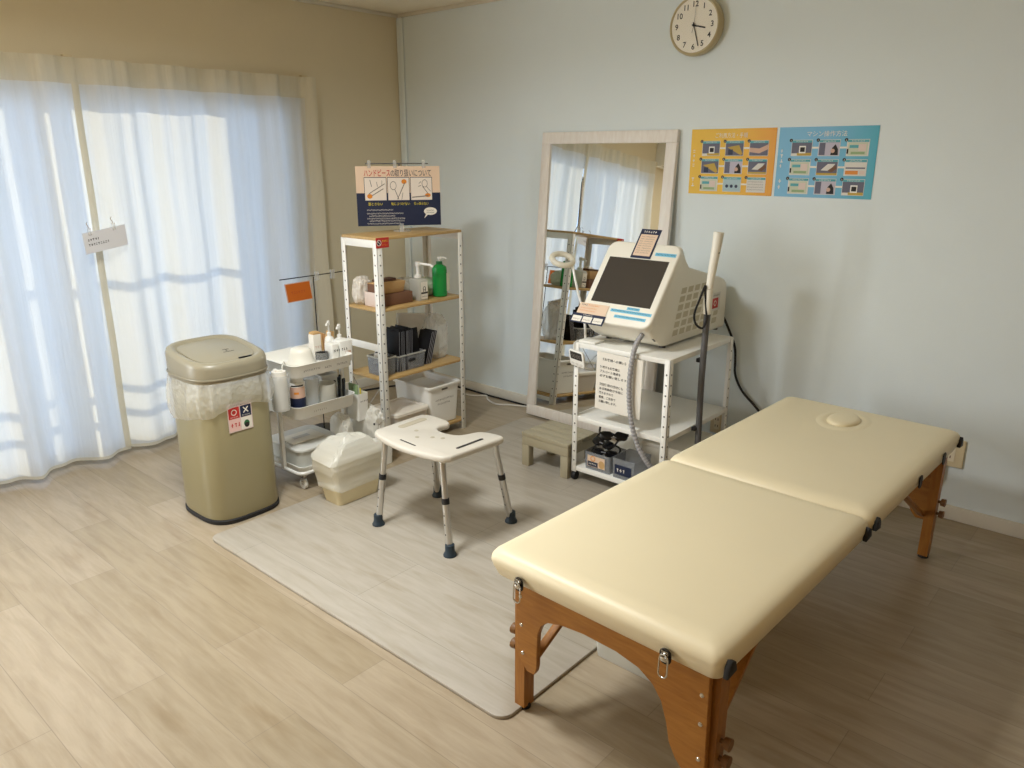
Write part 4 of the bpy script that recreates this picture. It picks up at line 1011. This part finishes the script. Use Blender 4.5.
# cards stuck on the machine
def sticker(name, parts, label, cat='label'):
    b_ = MB(m_navy); parts(b_); o_ = b_.build(name, origin=bz.p(.19, .2, 0)); tag(o_, label, cat); return o_
def top_card(b):
    b.box((.142, .338, .0012), (.246, .490, .0028), fr=bz); b.m(m_peach).quad(bz, .150, .350, .238, .462, .0034); b.m(m_paper).scrib(bz, .160, .470, .065, .011, 1, .0036)
    b.m(m_greyink)
    for k in range(8): b.scrib(bz, .158, .447 - k * .012, .018, .005, k, .0040).scrib(bz, .182, .447 - k * .012, .045, .005, 10 + k, .0040)
sticker('price_card', top_card, 'upright navy-framed card stuck at the top edge of the machine screen', 'card')
def peach_card(b):
    b.m(m_peach).box((-.012, .028, .0012), (.145, .082, .0026), fr=bz); b.m(m_navy).scrib(bz, .0, .068, .03, .008, 1, .0034); b.m(m_orange).scrib(bz, .035, .068, .06, .008, 2, .0034).scrib(bz, .0, .053, .09, .006, 3, .0034).scrib(bz, .0, .040, .085, .006, 4, .0034)
sticker('notice_card', peach_card, 'peach-coloured card at the lower left corner of the machine', 'card')
def navy_card(b):
    b.box((-.030, -.020, .0012), (.150, .028, .0026), fr=bz); b.m(m_paper)
    for k in range(3): b.quad(bz, -.022 + k * .057, -.014, .028 + k * .057, .014, .0032)
    b.scrib(bz, .03, .018, .05, .006, 5, .0034); b.m(m_greyink)
    for k in range(3): b.scrib(bz, -.016 + k * .057, -.006, .036, .006, 7 + k, .0036)
sticker('button_card', navy_card, 'navy card with three white fields below the peach one on the machine', 'card')
for k, (u0, v0, u1, v1, lb) in enumerate(((.262, .358, .366, .374, 'light blue tape at the top right of the machine bezel'), (.236, .078, .300, .091, 'shortest light blue tape just below the machine screen'), (.158, .060, .366, .074, 'long light blue tape under the machine screen'), (.188, .033, .348, .047, 'lowest light blue tape on the machine bezel'))):
    b_ = MB(m_skyb).box((u0, v0, .0006), (u1, v1, .0016), fr=bz); b_.m(m_navy).scrib(bz, u0 + .006, v0 + .004, u1 - u0 - .012, (v1 - v0) * .45, 40 + k, .0022); tag(b_.build('tape_label', origin=bz.p(u0, v0, 0)), lb, 'label')
wf = Fr((BX1 + .0012, -.212, .812), (0, 1, 0), (0, 0, 1)); b_ = MB(m_lightprint).box((0, 0, -.0006), (.09, .088, .0004), fr=wf); b_.m(m_red).quad(wf, .008, .012, .07, .062, .0008); b_.m(m_paper).disc(wf, .038, .037, .014, .0012).m(m_red).disc(wf, .038, .037, .009, .0015); b_.m(m_ink).scrib(wf, .008, .07, .07, .010, 3, .0009)
tag(b_.build('warning_label', origin=wf.p(.04, .04, 0)), 'red and white warning label on the side of the machine', 'label')
# holder with hand-piece on the right of the rack
hp = thing('handpiece', (2.585, -.54, .30), 'white hand-piece in a holder on a grey tube at the right of the machine rack', 'handpiece')
MB(m_greytube).tube([(2.578, -.515, .06), (2.577, -.52, .30), (2.582, -.538, .56), (2.588, -.545, .78), (2.592, -.548, .885)], .0145, 12, smooth=6).build('tube', hp)
MB(m_warmw).tube([(2.590, -.548, .875), (2.593, -.552, .93), (2.597, -.556, .985)], .019, 14).build('holder', hp)
b_ = MB(m_warmw); b_.tube([(2.597, -.556, .985), (2.602, -.553, 1.06), (2.610, -.545, 1.16), (2.614, -.541, 1.225)], lambda t: .0155 + .007 * t, 16, smooth=4); b_.m(m_black).disc(Fr((2.628, -.553, 1.14), (0, 1, 0), (0, 0, 1)), 0, 0, .004, 0); b_.build('grip', hp)
MB(m_black).tube([(2.588, -.578, 1.00), (2.576, -.590, .95), (2.560, -.604, .88), (2.566, -.60, .835), (2.590, -.582, .815), (2.598, -.566, .85), (2.592, -.566, .91), (2.589, -.576, .97)], .005, 8, closed=True, smooth=5).build('strap', hp)
for z in (.66, .335): MB(m_black).box((2.556, -.555, z - .009), (2.575, -.525, z + .009), .003).build('clamp', hp)
# ring lamp standing at the rack's left edge
rl_ = thing('ring_lamp', (2.085, -.70, MZT), 'white ring lamp on a thin bent stand at the left edge of the machine rack', 'lamp')
MB(m_white).box((2.062, -.765, MZT + .0005), (2.155, -.69, MZT + .012), .004).build('base', rl_)
MB(m_white).tube([(2.068, -.72, MZT + .01), (2.050, -.70, .76), (2.026, -.685, .83), (1.995, -.68, .90), (1.968, -.68, .985), (1.945, -.665, 1.030), (1.932, -.652, 1.048)], .0055, 8, smooth=5).build('arm', rl_)
rfr = Fr((1.893, -.68, 1.062), (.72, .66, -.16), (-.55, .70, .40))
MB(m_lampshade).tube([rfr.p(.050 * math.cos(2 * math.pi * k / 36), .050 * math.sin(2 * math.pi * k / 36)) for k in range(36)], .0135, 12, closed=True).build('ring_head', rl_)
MB(m_white).tube([(2.12, -.69, MZT + .006), (2.17, -.64, MZT + .005), (2.22, -.62, MZT + .005)], .003, 6).build('lead', rl_)
# kitchen timer hung on the front post
tm = thing('timer', (2.078, -.79, .60), 'small white digital timer hung on the front left post of the machine rack', 'timer')
f = Fr((2.036, -.790, .596), (1, 0, -.12), (-0.10, -.12, 1)); MB(m_white).prism(rrect(.084, .078, .012, 5, .042, .039), f, -.014, 0, .003).build('case', tm)
b_ = MB(m_dark).prism(rrect(.066, .036, .004, 3, .042, .053), f, 0, .0008); b_.build('display', tm)
b_ = MB(m_greyink); b_.text(f, .016, .043, .024, '00:00', .0014, width=.05); b_.build('digits', tm)
for k in range(3): MB(m_lightprint).prism(rrect(.016, .009, .004, 3, .018 + k * .024, .015), f, 0, .002).build('button', tm)
MB(m_white).tube([(2.052, -.786, .672), (2.050, -.783, .70), (2.052, -.76, .708), (2.054, -.745, .706)], .003, 6).build('hook', tm)
# paper note on the rack front
f = Fr((2.178, -.7845, .412), (1, 0, -.02), (.015, 0, 1)); b_ = MB(m_paper).box((0, 0, -.0012), (.243, .272, 0), fr=f); b_.m(m_ink)
for k, (s_, w) in enumerate((('《お客様へお願い》', .135), ('', 0), ('使用するお客様は', .115), ('アルコール清掃を', .120), ('必ずお願い致します。', .165), ('', 0), ('次回使用の機材にも', .140), ('ある乾燥剤が手前に', .140), ('落ちますので', .085), ('都度、ご自身で', .100), ('お願い致します。', .105))):
    if s_: b_.text(f, .020 if k else .026, .236 - k * .0205 + (.004 if k > 1 else 0), .0135, s_, .0009, width=w * .92, bold=.0001)
tag(b_.build('paper_note', origin=f.p(.12, .26, 0)), 'white A4 note with Japanese text hung on the front of the machine rack', 'note')
# bottom shelf boxes
ZB = .088
def clear_box(x0, x1, y0, y1, h, label, lab):
    t = thing('clear_box', ((x0 + x1) / 2, (y0 + y1) / 2, ZB), label, 'box'); cx, cy, w, d = (x0 + x1) / 2, (y0 + y1) / 2, x1 - x0, y1 - y0
    MB(m_greyclear).loft([ring3(rrect(w * k, d * k, .010, 4, cx, cy), z) for k, z in ((.96, ZB + .0005), (1, ZB + h), (.97, ZB + h), (.93, ZB + .004))]).build('body', t)
    f = Fr((x0, y0 + .001, ZB), (1, 0, 0), (0, -.03, 1)); lab(f, t); return t
def lab1(f, t):
    b_ = MB(m_peach); b_.quad(f, .022, .018, .122, .074, .0015); b_.m(m_navy).quad(f, .024, .020, .082, .044, .0020); b_.m(m_kraft).disc(f, .104, .040, .017, .0022, r2=.020); b_.m(m_orange).ring(f, .054, .060, .014, .004, .0022); b_.m(m_paper).scrib(f, .030, .028, .045, .009, 3, .0026); b_.build('label', t)
def lab2(f, t):
    b_ = MB(m_navy); b_.quad(f, .018, .022, .108, .07, .0015); b_.m(m_paper).scrib(f, .03, .036, .05, .016, 4, .0022); b_.build('label', t)
clear_box(2.112, 2.262, -.765, -.62, .088, 'clear box of black goggles with a picture label on the bottom shelf', lab1)
clear_box(2.275, 2.40, -.770, -.62, .098, 'clear box with a navy label on the rack bottom shelf, right of the goggles', lab2)
def goggles(x, y, z, a, tilt, label):
    t = thing('goggles', (x, y, z), label, 'goggles')
    fr = Fr((x, y, z), (math.cos(a), math.sin(a), .0), (-math.sin(a) * math.cos(tilt), math.cos(a) * math.cos(tilt), math.sin(tilt)))
    for s in (-1, 1): MB(m_blackgl).prism(rrect(.062, .044, .018, 6, s * .036, 0), fr, 0, .018, .005).build('eye_cup', t)
    MB(m_blackgl).tube([fr.p(-.010, .0, .008), fr.p(0, .006, .012), fr.p(.010, 0, .008)], .006, 8).build('bridge', t)
    MB(m_black).tube([fr.p(-.066, 0, .006), fr.p(-.06, .05, .014), fr.p(0, .065, .016), fr.p(.06, .05, .014), fr.p(.066, 0, .006)], .005, 6, smooth=4).build('strap', t)
    MB(m_slv).box((-.012, -.012, .0185), (.012, -.007, .0205), fr=fr).build('mark', t)
goggles(2.180, -.69, ZB + .062, .15, .3, 'lowest pair of black goggles lying flat in the clear box')
goggles(2.170, -.685, ZB + .110, -.25, .5, 'pair of black goggles on top at the left of the clear box')
goggles(2.215, -.672, ZB + .158, .6, 1.0, 'uppermost black goggles standing tilted above the clear box')
t = thing('carton', (2.47, -.40, ZB), 'flat white carton at the back of the machine rack bottom shelf', 'box')
MB(m_warmw).box((2.30, -.55, ZB + .0005), (2.51, -.24, ZB + .105), .004).build('body', t)
MB(m_warmw).box((2.297, -.553, ZB + .1055), (2.513, -.237, ZB + .125), .003).build('lid', t)

# ================================================================ WALL THINGS
ck = thing('wall_clock', (2.17, -.001, 2.128), 'round beige wall clock with black numerals high on the blue wall', 'clock')
CC = (2.163, 0, 2.122); cf = Fr((2.163, -.046, 2.122), (1, 0, 0), (0, 0, 1))
MB(m_clockrim).lathe([(.124, 0.001), (.132, .006), (.1345, .028), (.132, .046), (.127, .052), (.122, .051), (.119, .047), (.117, .042)], CC, 56, axis=(0, -1, 0)).build('rim', ck)
b_ = MB(m_clockface); b_.disc(cf, 0, 0, .1195, .001, 56); b_.m(m_ink)
for h_ in range(1, 13):
    a = math.radians(90 - 30 * h_); s_ = str(h_); b_.text(cf, .093 * math.cos(a), .093 * math.sin(a) - .0115, .034, s_, .0016, 'CENTER', bold=.0006)
b_.build('dial', ck)
def hand(a, l, w, back, c, nm, m=m_ink):
    a = math.radians(90 - a); d = (math.cos(a), math.sin(a)); MB(m).line(cf, (-d[0] * back, -d[1] * back), (d[0] * l, d[1] * l), w, c - .002).build(nm, ck)
hand(104, .062, .0065, .012, .0060, 'hour_hand'); hand(163, .096, .0048, .014, .0068, 'minute_hand'); hand(4, .085, .0012, .0, .0074, 'second_hand', m_greyink); hand(196, .034, .0018, 0, .0056, 'alarm_hand', m_greyink)
MB(m_ink).lathe([(.006, 0), (.005, .004), (0, .005)], cf.p(0, 0, .006), 12, axis=(0, -1, 0)).build('hub', ck)
MB(mat_glass('clock_glass', (1, 1, 1), .02)).lathe([(.1185, 0), (0, .0005)], cf.p(0, 0, .0078), 40, axis=(0, -1, 0)).build('glass', ck)

def poster(x0, stops, vec, title, seed, label, themes):
    f = Fr((x0, -.0022, 1.657 - .305), (1, 0, 0), (0, 0, 1)); WP, HP = .433, .305
    mg = mat_gradient('poster_ink_%d' % seed, stops, vec)
    b_ = MB(mg).box((0, 0, -.0012), (WP, HP, 0), fr=f); b_.m(m_paper).text(f, .125, .265, .026, title, .0009, width=.165 if seed == 1 else .175)
    b_.m(m_paper); 
    for q in range(4): b_.scrib(f, .014, .195 - q * .022, .018, .015, seed * 9 + q, .0009, gap=3)
    for q in range(2): b_.scrib(f, .014, .060 - q * .026, .018, .018, seed * 19 + q, .0009, gap=3)
    TW, THt = .094, .070
    for r_ in range(3):
        for c_ in range(3):
            u = .062 + c_ * .122; v = .180 - r_ * .083
            if c_ < 2: b_.m(m_paper).quad(f, u + TW, v + .032, u + .122, v + .040, .0007)
            b_.m(m_lightprint).quad(f, u, v, u + TW, v + THt, .0009)
            b_.m(m_ink).disc(f, u - .004, v + THt - .002, .0075, .0016, 12); b_.m(m_paper).scrib(f, u - .006, v + THt - .006, .004, .007, 3, .002)
            k = themes[r_ * 3 + c_]
            b_.m(m_tealp).quad(f, u + .002, v + .058, u + TW - .002, v + THt - .002, .0012); b_.m(m_paper).scrib(f, u + .02, v + .060, TW - .04, .006, r_ * 3 + c_ + seed, .0016)
            if k == 'machine':
                b_.m(m_greyprint).quad(f, u + .002, v + .012, u + TW - .002, v + .058, .0012); b_.m(m_oliv).quad(f, u + .028, v + .002, u + TW - .002, v + .014, .0014); b_.m(m_white).quad(f, u + .036, v + .012, u + .066, v + .044, .0016); b_.m(m_ink).quad(f, u + .041, v + .018, u + .062, v + .038, .002)
            elif k == 'bed':
                b_.m(m_greyprint).quad(f, u + .002, v + .002, u + TW - .002, v + .058, .0012); b_.m(m_oliv).poly(f, [(u + .01, v + .04), (u + .07, v + .05), (u + .09, v + .01), (u + .08, v + .004)], .0016); b_.m(m_navy).quad(f, u + .016, v + .006, u + .04, v + .03, .0018)
            elif k == 'skin':
                b_.m(m_greyprint).quad(f, u + .002, v + .002, u + TW - .002, v + .058, .0012); b_.m(m_skin).poly(f, [(u + .002, v + .018), (u + .05, v + .012), (u + .092, v + .03), (u + .092, v + .052), (u + .05, v + .034), (u + .002, v + .038)], .0016)
            elif k == 'person':
                b_.m(m_lilac).quad(f, u + .002, v + .002, u + TW - .002, v + .058, .0012); b_.m(m_ink).poly(f, [(u + .055, v + .004), (u + .088, v + .004), (u + .086, v + .03), (u + .074, v + .05), (u + .06, v + .034)], .0016); b_.m(m_greyprint).quad(f, u + .004, v + .004, u + .03, v + .056, .0015); b_.m(m_skin).disc(f, u + .064, v + .022, .009, .0019)
            elif k == 'hand':
                b_.m(m_greyprint).quad(f, u + .002, v + .010, u + TW - .002, v + .058, .0012); b_.m(m_lightprint).poly(f, [(u + .02, v + .022), (u + .05, v + .05), (u + .082, v + .05), (u + .06, v + .02)], .0016); b_.m(m_brown).poly(f, [(u + .05, v + .02), (u + .085, v + .046), (u + .09, v + .03), (u + .07, v + .014)], .0018); b_.m(m_oliv).quad(f, u + .002, v + .002, u + TW - .002, v + .011, .0014)
            elif k == 'dots':
                b_.m(mat('print_pale_blue', (176, 200, 206), .6)).quad(f, u + .002, v + .002, u + TW - .002, v + .058, .0012); b_.m(m_navy)
                for q in range(3): b_.disc(f, u + .022 + q * .024, v + .026, .008, .0016, 14)
            elif k == 'text':
                b_.m(m_greyink)
                for q in range(4): b_.scrib(f, u + .006, v + .046 - q * .012, TW - .016, .005, q + seed * 3, .0016)
            elif k == 'panel':
                b_.m(m_palegreen).quad(f, u + .006, v + .004, u + TW - .006, v + .056, .0012); b_.m(m_tealp).quad(f, u + .012, v + .034, u + .05, v + .046, .0016); b_.m(m_pinkw).quad(f, u + .05, v + .02, u + .082, v + .05, .0017); b_.m(m_greencard).quad(f, u + .02, v + .008, u + .078, v + .018, .0016); b_.m(m_ink).quad(f, u + .002, v + .01, u + .009, v + .03, .0018)
            else:
                b_.m(m_lightprint).quad(f, u, v, u + TW, v + .058, .0012); b_.m(m_greyprint).quad(f, u + .006, v + .03, u + TW - .006, v + .036, .0016); b_.m(m_orange).quad(f, u + .006, v + .006, u + .06, v + .022, .0016); b_.m(m_pinkw).quad(f, u + .064, v + .006, u + TW - .006, v + .022, .0016)
    o_ = b_.build('poster', origin=(x0 + WP / 2, 0, 1.352)); return tag(o_, label, 'poster')
poster(2.163, [(0, (238, 190, 40)), (1, (222, 122, 30)), (.6, (234, 152, 28))], (2.31, 0, 0), 'ご利用方法・手順', 1, 'orange poster of nine step pictures on the blue wall', ['machine', 'bed', 'skin', 'bed', 'person', 'hand', 'panel', 'dots', 'text'])
poster(2.163 + .446, [(0, (122, 186, 222)), (1, (38, 160, 160)), (.5, (76, 174, 196))], (2.31, 0, 0), 'マシン操作方法', 2, 'blue-green poster of nine step pictures right of the orange one', ['machine', 'person', 'panel', 'panel', 'hand', 'rows', 'panel', 'person', 'machine'])

def outlet(x, z, w, h, label):
    t = thing('wall_outlet', (x, 0, z), label, 'outlet'); f = Fr((x - w / 2, -.0005, z - h / 2), (1, 0, 0), (0, 0, 1))
    MB(m_switch).prism(rrect(w, h, .004, 3, w / 2, h / 2), f, 0, .010, .003).build('plate', t)
    b_ = MB(mat('outlet_face', (238, 226, 200), .4)).prism(rrect(w * .42, h * .62, .003, 3, w / 2, h / 2), f, .010, .012, .001, 1); b_.m(m_brown)
    for dz in (-.018, .018):
        for dx in (-.007, .007): b_.quad(f, w / 2 + dx - .002, h / 2 + dz - .006, w / 2 + dx + .002, h / 2 + dz + .006, .0128)
    b_.build('socket', t)
outlet(3.502, .305, .115, .125, 'ivory wall outlet behind the far right corner of the massage table')
outlet(2.42, .19, .075, .12, 'ivory wall outlet low on the wall behind the machine rack')
pts = [(2.40, -.05, .80), (2.43, -.022, .73), (2.483, -.016, .62), (2.495, -.016, .54), (2.502, -.016, .466), (2.545, -.016, .39), (2.623, -.016, .322), (2.75, -.03, .22), (3.0, -.06, .10), (3.3, -.06, .06), (3.46, -.03, .14), (3.49, -.018, .27)]
tag(MB(m_black).tube(pts, .0062, 8, smooth=8).build('power_cable', origin=(2.5, -.016, .45)), 'black power cable hanging along the wall from the machine to the table end', 'cable')
pts = [(.25, -.05, .006), (.567, -.06, .006), (.66, -.11, .006), (.74, -.085, .006), (.79, -.045, .006), (.86, -.10, .006), (.96, -.13, .006), (1.06, -.075, .006), (1.16, -.035, .006)]
tag(MB(m_whitecord).tube(pts, .0055, 8, smooth=8).build('phone_cable', origin=(.7, -.08, 0)), 'white cord lying along the baseboard between the rack and the mirror', 'cord')
pts = [(.03, -.95, .006), (.06, -.60, .006), (.20, -.22, .006), (.45, -.035, .006), (.8, -.028, .006), (1.20, -.025, .006)]
tag(MB(m_black).tube(pts, .006, 8, smooth=8).build('floor_cable', origin=(.4, -.03, 0)), 'black cord on the floor against the baseboard behind the rack', 'cord')

# ================================================================ SEEN ONLY IN THE MIRROR, OR ADDED OUT OF VIEW
ac = thing('air_conditioner', (.11, -3.66, 1.95), 'white wall air conditioner beyond the curtain, seen in the mirror', 'air conditioner')
MB(m_white).prism([(0, 0), (.20, .02), (.225, .07), (.225, .24), (.20, .28), (0, .28)], Fr((0.0, -4.06, 1.945), (1, 0, 0), (0, 0, 1)), -.80, 0, .008, 2).build('case', ac)
b_ = MB(m_greyink); b_.box((.06, -4.02, 1.950), (.19, -3.30, 1.953)); b_.build('air_flap', ac)
cl = thing('ceiling_lamp', (1.9, -2.5, RH), 'round white ceiling lamp above the open floor, outside the picture', 'lamp')
MB(m_white).lathe([(.20, 0), (.21, -.01), (.21, -.04), (.20, -.05), (0, -.05)], (1.9, -2.5, RH), 40).build('fitting', cl)  # unseen fitting, added to go with the overhead fill light
lamp('ceiling_lamp_light', 'AREA', 43, (0.95, 0.99, 1.0), (1.9, -2.5, 2.345), (0, 0, -1), 0.42, 0.42).data.spread = R(168)  # added fill from above to brighten the tabletop and walls
